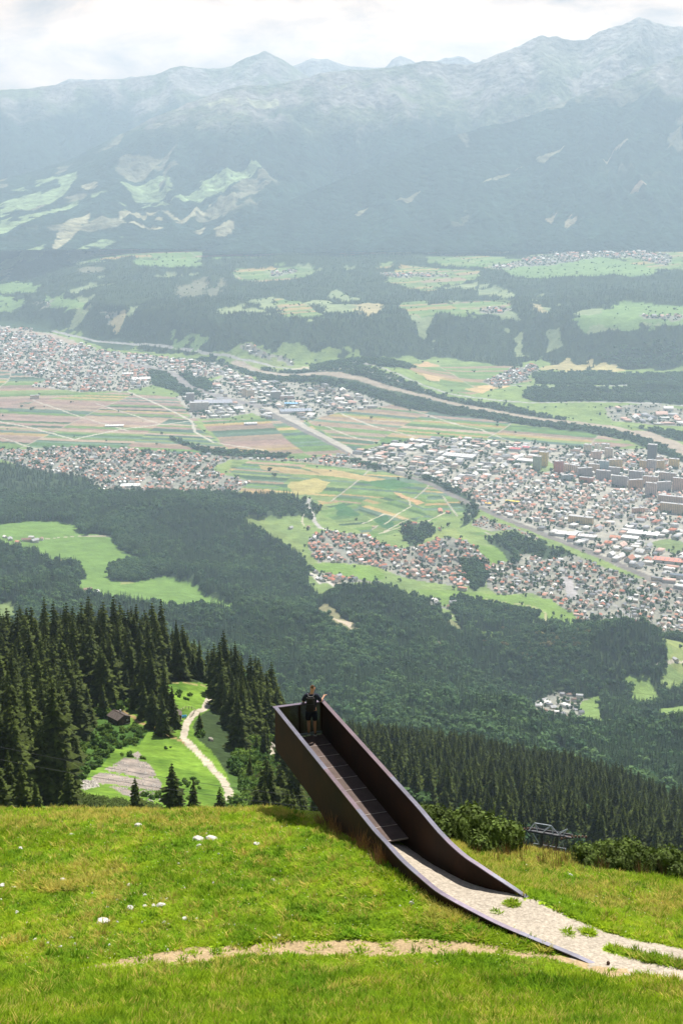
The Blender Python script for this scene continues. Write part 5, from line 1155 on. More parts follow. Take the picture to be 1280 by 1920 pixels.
for n, (px, py, w, l, h, rf, fl) in enumerate([(20, 1014, 22, 12, 6, 'grey', 0), (34, 1020, 14, 11, 6, 'red', 0), (50, 1016, 26, 13, 7, 'brown', 0), (66, 1018, 22, 14, 8, 'grey', 0), (78, 1014, 15, 12, 6, 'brown', 0), (10, 1010, 14, 10, 5, 'white', 0), (60, 1010, 16, 12, 5, 'white', 0),
                                             (165, 1112, 20, 11, 6, 'brown', 0), (180, 1116, 20, 12, 5, 'white', 0), (113, 1056, 12, 9, 5, 'red', 0), (105, 1062, 10, 9, 5, 'white', 0), (158, 963, 26, 12, 5, 'white', 0), (150, 960, 14, 10, 5, 'white', 0), (176, 955, 10, 8, 5, 'white', 0),
                                             (1060, 1322, 22, 14, 7, 'white', 1), (1085, 1318, 16, 12, 7, 'grey', 1), (1167, 1325, 18, 14, 8, 'red', 0), (1218, 1332, 22, 13, 7, 'grey', 0), (955, 1152, 26, 14, 8, 'red', 0), (975, 1155, 20, 12, 7, 'red', 0), (1000, 1157, 16, 12, 7, 'brown', 0), (940, 1155, 24, 10, 4, 'white', 1), (825, 960, 40, 14, 6, 'red', 0), (840, 963, 16, 12, 6, 'red', 0), (775, 984, 22, 12, 6, 'red', 0), (765, 987, 18, 12, 6, 'red', 0), (760, 990, 14, 10, 5, 'red', 0),
                                             (1263, 1275, 14, 10, 5, 'grey', 0), (866, 1107, 26, 14, 8, 'red', 1), (850, 1135, 24, 14, 9, 'grey', 0), (545, 1000, 14, 12, 6, 'grey', 0), (578, 1002, 16, 12, 6, 'brown', 0)]):
    x, y = ground_at(px, py, 1500); HS.append([x, y, float(gz(x, y)), l, w, h, 0. if fl else l*.3, .3+n*.7, rf, n % 5, 'farm'])
# keep roads and rails free, hedge out the tall blocks
BLK = [  # image column, foot row, top row, width px, depth m, colour, roof, label
 (1221, 863, 833, 16, 22, (.13, .15, .19), 'tall dark glass tower block standing clear above the city'),
 (1006, 881, 855, 15, 20, (.30, .42, .34), 'green and white tower block in front of the yellow one'),
 (1018, 873, 847, 15, 20, (.66, .50, .16), 'yellow tower block behind the green and white one'),
 (1046, 888, 864, 16, 20, (.46, .17, .13), 'brick red tower block beside the yellow one'),
 (1101, 847, 833, 14, 18, (.72, .70, .68), 'white block at the edge of the striped fields'),
 (1118, 845, 832, 8, 16, (.72, .68, .66), 'slim white block behind the pink one at the edge of the fields'), (1134, 848, 832, 14, 18, (.74, .70, .67), 'second white block from the slim one, near the dark tower'), (1116, 861, 846, 18, 16, (.62, .48, .45), 'long pink block between the red tower and the fields'), (1140, 858, 840, 14, 16, (.68, .62, .58), 'pale block with grey end wall before the white blocks'),
 (1064, 884, 870, 14, 16, (.66, .60, .50), 'cream block beside the brick red tower'), (1078, 886, 872, 14, 16, (.64, .58, .54), 'second cream block beside the brick red tower'),
 (1095, 893, 877, 28, 14, (.33, .34, .40), 'long slate grey slab block in the housing estate'), (1112, 888, 870, 20, 14, (.58, .50, .42), 'beige slab block behind the slate grey slab'), (1130, 900, 882, 26, 14, (.30, .33, .40), 'slate blue slab block below the bright blue one'), (1131, 879, 864, 18, 14, (.24, .40, .56), 'bright blue slab block'),
 (1152, 877, 861, 26, 16, (.66, .56, .32), 'yellow block with cream wing before the park'), (1150, 893, 876, 20, 14, (.34, .35, .42), 'grey slab block next to the slate blue one'),
 (1205, 880, 863, 14, 16, (.62, .50, .28), 'yellow end of the block group under the dark tower'), (1220, 882, 862, 16, 16, (.42, .42, .48), 'grey middle of the block group under the dark tower'), (1236, 880, 863, 14, 16, (.62, .50, .28), 'yellow block beside the grey one under the dark tower'), (1262, 877, 860, 18, 16, (.64, .54, .24), 'yellow green block at the river side of the estate'),
 (1160, 912, 892, 28, 14, (.34, .36, .43), 'blue grey slab block in the middle of the estate'), (1190, 905, 883, 24, 14, (.30, .34, .44), 'dark blue slab block behind the brown one'), (1190, 918, 899, 26, 14, (.46, .34, .26), 'brown slab block in the middle of the estate'), (1218, 912, 893, 26, 14, (.56, .46, .43), 'pinkish slab block in the middle of the estate'),
 (1250, 902, 886, 30, 14, (.50, .45, .46), 'mauve slab block near the picture edge'), (1270, 920, 896, 20, 14, (.54, .43, .42), 'rosy slab block at the picture edge'), (1243, 922, 903, 26, 14, (.36, .38, .46), 'grey blue slab block in front of the mauve one'), (1219, 930, 905, 20, 14, (.55, .50, .55), 'lilac slab block in front of the pinkish one'), (1259, 944, 930, 50, 16, (.50, .42, .40), 'low terraced block with dark balcony rows'),
 (1262, 962, 944, 50, 14, (.56, .48, .36), 'long ochre block at the picture edge'), (1062, 902, 890, 22, 14, (.28, .40, .48), 'low blue block under the brick red tower'), (1098, 905, 895, 26, 12, (.50, .22, .14), 'low orange block under the slate grey slab'), (1088, 982, 968, 46, 20, (.62, .54, .36), 'yellowish hall row among the workshops'),
 (1235, 875, 856, 12, 14, (.50, .50, .54), 'small grey block beside the dark tower'), (1195, 962, 952, 22, 12, (.60, .40, .34), 'pink block among the small houses'),
 (357, 753, 737, 15, 25, (.34, .34, .42), 'violet grey factory tower at the field edge'), (374, 770, 754, 34, 30, (.50, .50, .53), 'factory block with pale front beside the field road'), (517, 751, 734, 20, 26, (.33, .35, .38), 'square dark office tower in the works area'), (458, 745, 728, 8, 14, (.62, .56, .48), 'slim beige silo beside the square office tower'), (470, 746, 731, 14, 16, (.64, .58, .50), 'beige twin silo beside the square office tower'), (538, 752, 742, 26, 20, (.56, .40, .38), 'rose coloured works building next to the office tower'),
 (66, 748, 741, 16, 14, (.64, .60, .50), 'cream farm school block alone among the fields'), (160, 668, 657, 8, 12, (.60, .5, .4), 'beige tower block at the edge of the old town')]
m_att = mat('house_walls_and_roofs', attr='col', rough=.85, spec=.2, noise=[(.25, .85, 1.12, 3)])
m_band = mat('window_bands', (.10, .12, .15), rough=.3, spec=.6)
def block_face(px, py0_, py1_, wpx):
    x, y = ground_at(px, py0_, 2400); z = float(gz(x, y)); D_ = math.sqrt(x*x+y*y+z*z); w = wpx/FPX*D_
    tz = float(at_r(px, py1_, math.hypot(x, y))[2]); return x, y, z, w, max(tz-z, 8)
bx_list = []
wmats = {}
for n, (px, p0, p1, wpx, dep, colr, labl) in enumerate(BLK):
    x, y, z, w, h = block_face(px, p0, p1, wpx); bx_list.append((x, y, max(w, dep)*.6+6))
    rz = math.radians([-24, -24, -24, 12][n % 4]) if n < 34 else math.radians(10)
    o = empty('tower_block', (x, y, z), rz, labl, 'building', 'blocks of flats and works')
    if colr not in wmats: wmats[colr] = mat('rendered_wall', (min(.8, colr[0]*1.2+.03), colr[1]*1.05+.02, colr[2]*.85), rough=.85, noise=[(.1, .85, 1.12, 3)])
    MB().box((0, 0, h/2-2), (w, dep, h+4)).build('wall', wmats[colr], o)
    m = MB(); fl = max(3, int(h/3.1)); fh = h/fl
    for f in range(fl):
        for s in (-1, 1):
            k = max(2, int(w/6)); ww = w/k
            for q_ in range(k): m.box((-w/2+ww*(q_+.5), s*(dep/2+.02), fh*(f+.5)), (ww*.62, .12, fh*.45))
        m.box((w/2+.02, 0, fh*(f+.5)), (.12, dep*.5, fh*.45)); m.box((-w/2-.02, 0, fh*(f+.5)), (.12, dep*.5, fh*.45))
    tag(m.build('window', m_band, o), kind='stuff')
    r__ = MB(); r__.box((0, 0, h+.35), (w+.5, dep+.5, .7)); r__.box((w*.15, 0, h+1.9), (min(6, w*.3), 5, 2.6)); r__.build('roof', mat_roofgrey if 'mat_roofgrey' in globals() else (globals().__setitem__('mat_roofgrey', mat('flat_roof', (.42, .41, .40), rough=.9)) or mat_roofgrey), o)
# big named halls
HALLS = [(400, 757, 70, 90, 10, (.30, .30, .34), 'wide grey flat roofed factory hall beside the field road'), (555, 773, 60, 70, 9, (.27, .29, .34), 'long dark roofed hall beside the motorway'), (546, 762, 24, 40, 9, (.20, .45, .70), 'hall with a bright blue roof in the works area'), (215, 800, 34, 26, 5, (.75, .73, .68), 'long white greenhouse among the fields'), (470, 797, 24, 30, 7, (.60, .58, .54), 'pale hall close to the motorway bend'),
         (985, 866, 30, 40, 8, (.70, .69, .66), 'broad white roofed hall before the yellow tower'), (860, 858, 60, 60, 10, (.55, .54, .52), 'very wide pale warehouse at the edge of the fields'), (750, 838, 40, 50, 8, (.72, .70, .66), 'white warehouse beside the fields'), (965, 846, 20, 30, 10, (.50, .10, .10), 'hall with a crimson roof'), (985, 842, 14, 24, 9, (.50, .10, .12), 'second crimson roofed hall'),
         (960, 944, 26, 14, 9, (.80, .60, .06), 'warehouse with bright yellow front near the railway'), (915, 948, 12, 14, 7, (.85, .50, .05), 'small orange yellow shed by the railway'), (1205, 1004, 56, 46, 9, (.76, .75, .72), 'widest white industrial roof among the workshops'), (1180, 1012, 30, 30, 8, (.74, .73, .70), 'white industrial roof beside the widest one'), (1255, 1055, 60, 40, 8, (.50, .20, .14), 'long red roofed market hall'),
         (1270, 1085, 30, 20, 12, (.10, .12, .15), 'dark glass office box at the picture edge'), (1060, 1004, 40, 40, 8, (.70, .68, .65), 'pale workshop roof next to the railway'), (1100, 1010, 34, 30, 8, (.62, .58, .55), 'pale workshop roof with brick front'), (240, 703, 20, 40, 9, (.72, .70, .66), 'white depot roof beside the railway yard'), (265, 712, 34, 60, 9, (.76, .74, .70), 'long white depot roof above the fields'), (245, 914, 36, 40, 7, (.66, .66, .62), 'white flat roofed school in the village')]
for n, (px, py, wpx, dep, h, rc, labl) in enumerate(HALLS):
    x, y = ground_at(px, py, 2400); z = float(gz(x, y)); w = wpx/FPX*math.sqrt(x*x+y*y+z*z); bx_list.append((x, y, max(w, dep)*.5+4))
    o = empty('factory_hall', (x, y, z), math.radians(-22 if px > 640 else 8), labl, 'building', 'big halls of the works and workshops')
    MB().box((0, 0, h/2-2), (w, dep, h+4)).build('wall', wmats.setdefault((.60, .58, .54), mat('pale_wall', (.60, .58, .54), rough=.85)), o)
    MB().box((0, 0, h+.4), (w+.6, dep+.6, .9)).build('roof', mat('hall_roof', rc, rough=.7, noise=[(.08, .85, 1.1, 3)]), o)
    m = MB(); 
    for k in range(max(2, int(w/14))): m.box((-w/2+14*(k+.5), 0, h+1.15), (2.2, dep*.6, .7))
    tag(m.build('skylight', m_band, o), kind='stuff')
keepH = []
BXA = np.array(bx_list)
for h in HS:
    if np.any(np.hypot(BXA[:, 0]-h[0], BXA[:, 1]-h[1]) < BXA[:, 2]*.8+min(h[3], h[4])*.4): continue
    keepH.append(h)
HS = keepH; print('houses', len(HS))
def house_geo(w, l, h, rh):
    V = [(-w/2, -l/2, -3), (w/2, -l/2, -3), (w/2, l/2, -3), (-w/2, l/2, -3), (-w/2, -l/2, h), (w/2, -l/2, h), (w/2, l/2, h), (-w/2, l/2, h)]
    if rh <= 0:
        V += [(-w/2-.3, -l/2-.3, h), (w/2+.3, -l/2-.3, h), (w/2+.3, l/2+.3, h), (-w/2-.3, l/2+.3, h), (-w/2-.3, -l/2-.3, h+.7), (w/2+.3, -l/2-.3, h+.7), (w/2+.3, l/2+.3, h+.7), (-w/2-.3, l/2+.3, h+.7)]
        return V, [(0, 1, 5, 4), (1, 2, 6, 5), (2, 3, 7, 6), (3, 0, 4, 7)], [], [(8, 9, 13, 12), (9, 10, 14, 13), (10, 11, 15, 14), (11, 8, 12, 15), (12, 13, 14, 15)]
    e_ = .8; k = rh/(w/2)
    V += [(0, -l/2, h+rh), (0, l/2, h+rh)]                               # 8 9 gable tops
    V += [(-w/2-e_, -l/2-e_, h-e_*k), (-w/2-e_, l/2+e_, h-e_*k), (0, l/2+e_, h+rh+.02), (0, -l/2-e_, h+rh+.02), (w/2+e_, -l/2-e_, h-e_*k), (w/2+e_, l/2+e_, h-e_*k)]
    return V, [(0, 1, 5, 4), (1, 2, 6, 5), (2, 3, 7, 6), (3, 0, 4, 7)], [(4, 5, 8), (6, 7, 9)], [(10, 13, 12, 11), (13, 14, 15, 12)]
hx = np.array([h[0] for h in HS]); hy = np.array([h[1] for h in HS]); hzz = np.array([h[2] for h in HS]); hpx, hpy = proj(hx, hy, hzz)
hsz = np.array([max(h[3], h[4]) for h in HS])/np.sqrt(hx**2+hy**2+hzz**2); hsz[(hpx < -5) | (hpx > 1285) | (hpy > 1345)] = 0
HIDt = np.array([0.]); far_ok = np.array([h[10] in ('arzl', 'suburb', 'hamlet', 'farm', 'arzl_west', 'roof_hamlet') for h in HS]); hsz = hsz*np.where(far_ok, 1, .0)
topH = set(np.argsort(-hsz)[:300-0])
HM = {}
def house_mesh(rf, wi, flat, v):
    k = (rf, wi, flat, v)
    if k not in HM:
        rh = 0 if flat else 3.2; Vv, a, b, c = house_geo(11, 13, 6.2, rh); rc = ROOFS[rf][v % len(ROOFS[rf])]; wc = WALLS[wi]
        HM[k] = mesh_np('house', Vv, [np.array(a)] + ([np.array(b)] if b else []) + [np.array(c)], [m_att], colors=np.array([wc]*(len(a)+len(b))+[rc]*len(c)), cdomain='FACE')
    return HM[k]
TN = {'arzl': 'house in the dense village below the round green knoll', 'suburb': 'house in the suburb between the railway and the wooded hill', 'hamlet': 'house in the little hamlet behind the edge of the great forest', 'farm': 'farm building by the hay meadows and fields', 'arzl_west': 'house at the meadow end of the village, near the forest tip', 'roof_hamlet': 'house in the cluster on the pasture rim before the village', }
FARM = ['long grey barn of the farm on the upper hay meadow', 'small red roofed house of the farm on the upper hay meadow', 'biggest brown roofed farmhouse on the upper hay meadow', 'grey roofed farmhouse next to the biggest one', 'brown shed at the meadow end of the farm', 'white roofed shed at the picture edge of the farm', 'white roofed barn behind the farmhouses', 'brown barn at the edge of the lower hay meadow', 'pale shed beside the brown barn on the lower hay meadow', 'small red roofed cottage in the woods between the hay meadows', 'small white hut below the red roofed cottage', 'long white building in a clearing above the hay meadows', 'white house joined to the long white building in the clearing', 'single white cottage in the forest behind the hay meadows', 'largest flat white villa of the hamlet', 'grey flat roofed villa of the hamlet', 'red roofed house standing apart from the hamlet', 'grey roofed house with white walls beyond the hamlet', 'first red roofed house on the pasture under the suburb', 'second red roofed house on the pasture under the suburb', 'brown roofed house at the end of the pasture', 'long low white building on the pasture', 'long red roofed barn among the striped fields', 'small red roofed house beside the long barn', 'red roofed farmhouse on the field lane', 'second red roofed farmhouse on the field lane', 'small red shed on the field lane', 'grey hut in the pasture bend by the wooded hill', 'flat brick building at the lower edge of the village', 'large grey house at the pasture rim', 'grey house on the hillside lane', 'brown house on the hillside lane']
adj = {'red': 'red roofed', 'brown': 'brown roofed', 'grey': 'grey roofed', 'white': 'white roofed', 'pink': 'pale pink roofed', 'yellow': 'yellow roofed'}
fi = 0; Vall = []; F4 = []; F3 = []; C4 = []; C3 = []; nv = 0; rh_ = np.random.default_rng(9)
for n, h in enumerate(HS):
    x, y, z, w, l, hh, rfh, rot, rf, wi, town = h
    if n in topH or town == 'farm':
        flat = rfh <= 0; o = obj('house', house_mesh(rf, wi, flat, n)); o.location = (x, y, z); o.rotation_euler = (0, 0, rot); o.scale = (w/11, l/13, hh/6.2)
        dpx, dpy = float(hpx[n]), float(hpy[n])
        marks = [((790, 1052), 'beside the village church'), ((840, 1040), 'under the round green knoll'), ((700, 1075), 'at the pasture in the village'), ((600, 1030), 'at the meadow end of the village'), ((680, 1020), 'on the field side of the village'), ((760, 1085), 'near the great forest tip'), ((900, 1085), 'by the wood between village and suburb'), ((960, 1080), 'on the village side of the suburb'), ((960, 1120), 'beside the wide pasture'), ((1070, 1150), 'at the pasture corner'), ((1160, 1170), 'by the wooded hill'), ((1250, 1190), 'by the hillside field'), ((1260, 1120), 'near the picture edge by the railway'), ((1150, 1080), 'along the railway'), ((1070, 1050), 'near the railway wood'), ((1150, 1125), 'in the middle of the suburb'), ((1060, 1100), 'by the grey car park'), ((1000, 1325), 'at the forest side of the hamlet'), ((1060, 1312), 'in the middle of the hamlet'), ((1110, 1330), 'at the open end of the hamlet')]
        mk = min(marks, key=lambda t: math.hypot(t[0][0]-dpx, (t[0][1]-dpy)*2))[1]; szw = 'little' if w*l < 90 else 'mid sized' if w*l < 135 else 'large'
        lb = FARM[n-[i for i, q_ in enumerate(HS) if q_[10] == 'farm'][0]] if town == 'farm' and sum(1 for q_ in HS if q_[10] == 'farm') == len(FARM) else szw+' '+adj[rf]+(' flat' if flat else ' gabled')+' house '+mk
        tag(o, lb, 'house', {'farm': 'farm buildings', 'arzl': 'houses of the village below the knoll', 'suburb': 'houses of the suburb', 'hamlet': 'houses of the hamlet behind the forest'}.get(town, 'houses at the edge of the village'))
    else:
        Vv, a, b, c = house_geo(w, l, hh, rfh); Vv = np.array(Vv); co, si = math.cos(rot), math.sin(rot)
        Vall.append(np.stack([Vv[:, 0]*co-Vv[:, 1]*si+x, Vv[:, 0]*si+Vv[:, 1]*co+y, Vv[:, 2]+z], -1))
        wc = WALLS[wi]; rc = np.array(ROOFS[rf][n % len(ROOFS[rf])])*(.85+.3*rh_.random())
        F4 += [tuple(i+nv for i in f) for f in a+c]; C4 += [wc]*len(a)+[rc]*len(c); F3 += [tuple(i+nv for i in f) for f in b]; C3 += [wc]*len(b); nv += len(Vv)
tag(obj('far_houses', mesh_np('far_houses', np.concatenate(Vall), [np.array(F4), np.array(F3)], [m_att], colors=np.array(C4+C3), cdomain='FACE')), kind='stuff', label='thousands of small hazy houses and workshops in the valley towns')
# church in the village and chapel on the knoll
m_white = mat('white_plaster', (.74, .72, .68), rough=.85); m_redt = mat('red_tiles', (.40, .15, .09), rough=.85); m_dk = mat('dark_spire', (.12, .10, .10), rough=.7)
for px, py, s, labl, nm in [(790, 1052, 1., 'white village church with a pointed tower among red roofs', 'church'), (824, 996, .55, 'little white chapel on top of the round green knoll', 'chapel'), (170, 852, 1.1, 'white church with a slim tower in the hazy village at the fields', 'church')]:
    x, y = ground_at(px, py, 2400); o = empty(nm, (x, y, float(gz(x, y))), .5, labl, nm); 
    MB().box((0, 0, 5*s), (11*s, 24*s, 14*s)).build('nave', m_white, o)
    m = MB(); m.add([(-6.3*s, -12.6*s, 11.2*s), (6.3*s, -12.6*s, 11.2*s), (6.3*s, 12.6*s, 11.2*s), (-6.3*s, 12.6*s, 11.2*s), (0, -12.6*s, 17.5*s), (0, 12.6*s, 17.5*s)], [(0, 4, 5, 3), (1, 2, 5, 4), (0, 1, 4), (2, 3, 5), (0, 3, 2, 1)]); m.build('roof', m_redt, o)
    MB().box((0, -14.5*s, 10*s), (5.5*s, 5.5*s, 24*s)).build('tower', m_white, o)
    MB().bar((0, -14.5*s, 22*s), (0, -14.5*s, 36*s), 4.0*s, 8, .1).build('spire', m_dk, o)

# ------------------------------------------------------------------ huts, pen and trough on the near meadow
m_log = mat('dark_timber', (.060, .036, .024), rough=.9, noise=[(2, .6, 1.4, 4)], coord='obj'); m_shg = mat('grey_brown_shingle', (.085, .065, .055), rough=.8, noise=[(1.5, .7, 1.35, 3)], coord='obj')
m_fence = mat('grey_fence_wood', (.26, .22, .17), rough=.9, noise=[(3, .7, 1.3, 3)])
def hut(px, py, w, l, h, rz, lab, chim=False, rmin=300):
    x, y = ground_at(px, py, rmin); z = float(gz(x, y)); o = empty('wooden_hut', (x, y, z), rz, lab, 'hut', 'wooden huts on the near meadow')
    MB().box((0, 0, -.5), (w+.3, l+.3, 1.7)).build('stone_base', m_stone, o)
    nlog = 8
    for s in (-1, 1):
        for k in range(nlog): MB().bar((-w/2-.15, s*l/2, .4+(k+.5)*(h-.4)/nlog), (w/2+.15, s*l/2, .4+(k+.5)*(h-.4)/nlog), .5*(h-.4)/nlog+.01, 6).build('log', m_log, o)
        for k in range(nlog): MB().bar((s*w/2, -l/2-.15, .4+(k+.5)*(h-.4)/nlog), (s*w/2, l/2+.15, .4+(k+.5)*(h-.4)/nlog), .5*(h-.4)/nlog+.01, 6).build('log', m_log, o)
    rh = w*.24
    g = MB()
    for s in (-1, 1): g.add([(-w/2, s*l/2, h), (w/2, s*l/2, h), (0, s*l/2, h+rh), (-w/2, s*(l/2-.12), h), (w/2, s*(l/2-.12), h), (0, s*(l/2-.12), h+rh)], [(0, 1, 2), (3, 5, 4), (0, 2, 5, 3), (1, 4, 5, 2)])
    g.build('gable', m_log, o)
    rf = empty('roof', (0, 0, 0)); rf.parent = o
    a = math.atan2(rh, w/2)
    for s in (-1, 1):
        for k in range(6):
            t = (k+.5)/6*1.16; c = (s*w/2*t, 0, h+rh*(1-t)+.10+.015*k); MB().box(c, (w/2*1.16/6/math.cos(a)+.12, l+1.0, .07), Matrix.Rotation(s*(a-.05), 3, 'Y')).build('shingle_course', m_shg, rf)
    MB().box((0, 0, h+rh+.16), (.25, l+1.0, .08)).build('ridge_board', m_log, rf)
    d = MB().box((-w*.1, -l/2-.12, 1.25), (.85, .08, 1.75)).build('door', mat('door_wood', (.10, .055, .03), rough=.8), o); MB().box((.28, -.07-l/2-.12+.0, 1.2), (.05, .06, .12)).build('handle', m_seam, d)
    for xx in (w*.28,):
        q_ = MB().box((xx, -l/2-.10, 1.55), (.62, .10, .62)).build('window', m_white, o); MB().box((xx, -l/2-.16, 1.55), (.48, .04, .48)).build('pane', m_band, q_)
    MB().box((w/2+.13, 0, 1.5), (.08, .6, .6)).build('window', m_band, o)
    if chim: MB().box((w*.22, l*.1, h+rh*.6+.35), (.45, .45, 1.3)).build('chimney', m_stone, o)
hut(224, 1358, 4.6, 5.4, 2.5, .75, 'larger dark log hut with a shingle roof standing under the spruces', True)
hut(331, 1359, 3.2, 3.0, 2.1, .1, 'small dark wooden hut between the spruces and the white track')
x, y = ground_at(345, 1354, 300); z = float(gz(x, y)); o = empty('water_trough', (x, y, z), .2, 'small pale blue trough beside the small wooden hut', 'trough')
m_blue = mat('blue_plastic', (.10, .38, .60), rough=.5)
q_ = MB(); q_.box((0, 0, .35), (1.9, .9, .12)); q_.box((0, .42, .65), (1.9, .08, .6)); q_.box((0, -.42, .65), (1.9, .08, .6)); q_.box((.92, 0, .65), (.08, .8, .6)); q_.box((-.92, 0, .65), (.08, .8, .6)); q_.build('basin', m_blue, o)
q_ = MB()
for sx_ in (-.8, .8): q_.box((sx_, 0, .05), (.12, .7, .55))
q_.build('stand', m_fence, o)
pen = [ground_at(*p, 300) for p in dens([(330, 1346), (334, 1338), (348, 1330), (360, 1329), (366, 1334), (362, 1345), (357, 1353)], False, 4.5)]
o = empty('pen_fence', (pen[0][0], pen[0][1], float(gz(*pen[0]))), 0, 'grey wooden rail fence round the little green pen by the hut', 'fence')
pz = [(p[0]-o.location.x, p[1]-o.location.y, float(gz(*p))-o.location.z) for p in pen]
for p in pz: MB().bar((p[0], p[1], p[2]-.4), (p[0], p[1], p[2]+1.15), .09, 5).build('post', m_fence, o)
for a_, b_ in zip(pz[:-1], pz[1:]):
    for hgt in (.55, .98): MB().bar((a_[0], a_[1], a_[2]+hgt), (b_[0], b_[1], b_[2]+hgt), .055, 4).build('rail', m_fence, o)
# boulders on the bank under the bridge end and rubble on the scree
CLF = [m__.copy() for m__ in STN]
m_cliff = mat('bank_rock', (.34, .31, .26), rough=.95, noise=[(.8, .6, 1.3, 4)], bump=(1.5, .6, .3))
for m__ in CLF: m__.materials.clear(); m__.materials.append(m_cliff)
for n, (px, py, w) in enumerate([(506, 1388, 16), (500, 1402, 12), (512, 1412, 13), (497, 1376, 9), (520, 1428, 10), (492, 1415, 8), (395, 1397, 10), (478, 1345, 8)]):
    x, y = ground_at(px, py, 250, 900); z = float(gz(x, y)); s = w*math.sqrt(x*x+y*y+z*z)/FPX*1.3
    o = obj('boulder', CLF[n % 6]); o.location = (x, y, z+s*.05); o.scale = (s, s*.8, s*1.1); o.rotation_euler = (0, 0, n)
    tag(o, ['tallest pale rock jutting from the steep bank below the bridge end', 'pale rock just under the tallest one on the bank', 'flat pale rock on the bank behind the steel wall', 'small pale rock above the tallest one on the bank', 'lowest pale rock on the bank, closest to the steel wall', 'small pale rock on the track side of the bank', 'pale rock in the bushes below the white track', 'small pale rock among the spruces on the rim'][n], 'rock')
rb = MB(); rr_ = np.random.default_rng(4)
for poly, nn_, sz_ in [([(172, 1452), (210, 1430), (259, 1409), (289, 1441), (304, 1467), (300, 1494), (240, 1497), (210, 1479)], 900, .28), ([(85, 1468), (112, 1466), (116, 1478), (92, 1484)], 160, .55), ([(140, 1460), (182, 1463), (186, 1475), (160, 1484), (146, 1476)], 240, .55), ([(262, 1500), (300, 1496), (304, 1508), (270, 1510)], 60, .4)]:
    pq = np.array(wpoly(poly, 150, step=6)); lo = pq.min(0); hi_ = pq.max(0)
    for _ in range(nn_):
        p = lo+(hi_-lo)*rr_.random(2)
        if not in_poly(p[:1], p[1:], pq)[0]: continue
        s = sz_*(.4+1.3*rr_.random()**2); z = float(gz(p[0], p[1])); a = rr_.random()*3
        rb.add([(p[0]+s*(u*math.cos(a)-v*math.sin(a)), p[1]+s*(u*math.sin(a)+v*math.cos(a)), z+s*.7*t) for u, v, t in [(0.2, 0, 1), (1, .1, 0), (.1, 1, -.1), (-1, 0, 0), (0, -.8, 0)]], [(0, 1, 2), (0, 2, 3), (0, 3, 4), (0, 4, 1)])
tag(rb.build('scree_rubble', mat('pale_rubble', (.40, .37, .33), rough=.95, noise=[(.5, .65, 1.3, 3)])), kind='stuff', label='pale rubble lying on the scree patch')

# ------------------------------------------------------------------ ropeway tower
m_galv = mat('galvanised_steel', (.42, .46, .48), rough=.45, metal=.35, noise=[(2, .8, 1.15, 3)]); m_dsteel = mat('dark_tower_steel', (.06, .06, .065), rough=.6, metal=.3); m_rust = mat('rusty_sheave', (.16, .085, .055), rough=.7)
TX, TY, TZ = [float(v) for v in at_r(1030, 1562, 168)]
o = empty('ropeway_tower', (TX, TY, TZ), math.radians(-20), 'steel ropeway tower head rising from the dark spruces behind the grass edge', 'ropeway tower')
def bars(nm, L_, r, m_, p=None): 
    m = MB()
    for a_, b_ in L_: m.bar(a_, b_, r, 6)
    return m.build(nm, m_, p or o)
for yy in (-.45, .45): bars('cross_beam', [((-2.8, yy, 0), (2.9, yy, 0))], .13, m_dsteel)
wk = MB(); wk.box((0, 0, -.12), (5.6, .8, .06)); wk.build('catwalk', m_dsteel, o)
apex = [(-2.0, 0, 1.05), (.15, 0, 1.05), (2.2, 0, .95)]
bars('top_chord', [(apex[0], apex[1])], .06, m_galv)
for ax in [(-2.0, -2.6, -1.5), (.15, -.9, .5), (2.2, 1.1, 1.75)]:
    c_ = (ax[0], 0, 1.05 if ax[0] < 2 else .95)
    for e2 in ax[1:]:
        for yy in (-.4, .4): bars('brace', [(c_, (e2, yy, .08))], .055, m_galv)
bars('brace', [((.15, 0, 1.05), (1.1, 0, .05))], .05, m_galv)
for sx_ in (-1, 1):
    bt = empty('sheave_battery', (sx_*3.1, 0, -.1), math.radians(-62)); bt.parent = o
    m = MB(); N8 = 8
    for k in range(N8-1):
        y1 = -1.6+3.2*k/(N8-1); y2 = -1.6+3.2*(k+1)/(N8-1); m.bar((0, y1, -.07*y1*y1*.8), (0, y2, -.07*y2*y2*.8), .09, 5)
    m.build('battery_frame', m_dsteel, bt)
    for k in range(N8):
        y1 = -1.6+3.2*k/(N8-1); z1 = -.07*y1*y1*.8+.12; MB().bar((-.05, y1, z1), (.07, y1, z1), .17, 10).build('sheave', m_rust, bt)
for xx in (-1.35, 1.25):
    for yy in (-.5, .5): bars('leg', [((xx*.75, yy, -.1), (xx*1.0, yy*1.3, -14))], .12, m_dsteel)
for k in range(6):
    z1 = -.6-1.7*k; z2 = z1-1.7; w1 = 1.0+.03*k
    bars('lattice_strut', [((-w1, -.55, z1), (w1, -.55, z2)), ((w1, -.55, z1), (-w1, -.55, z2))], .05, m_dsteel)
bars('strut', [((-2.2, -.3, -.15), (-1.2, -.5, -1.6))], .07, m_galv); bars('strut', [((2.2, -.3, -.15), (1.15, -.5, -1.6))], .07, m_galv); bars('strut', [((1.5, -.3, -.15), (1.95, -.5, -1.3))], .05, m_galv)
wk = MB(); wk.box((-.1, 0, -3.1), (4.2, 1.5, .08)); wk.build('platform', m_dsteel, o)
for yy in (-.7, .7): bars('railing', [((-2.2, yy, -2.2), (2.0, yy, -2.2)), ((-2.2, yy, -3.1), (-2.2, yy, -2.2)), ((-.1, yy, -3.1), (-.1, yy, -2.2)), ((2.0, yy, -3.1), (2.0, yy, -2.2))], .035, m_galv)
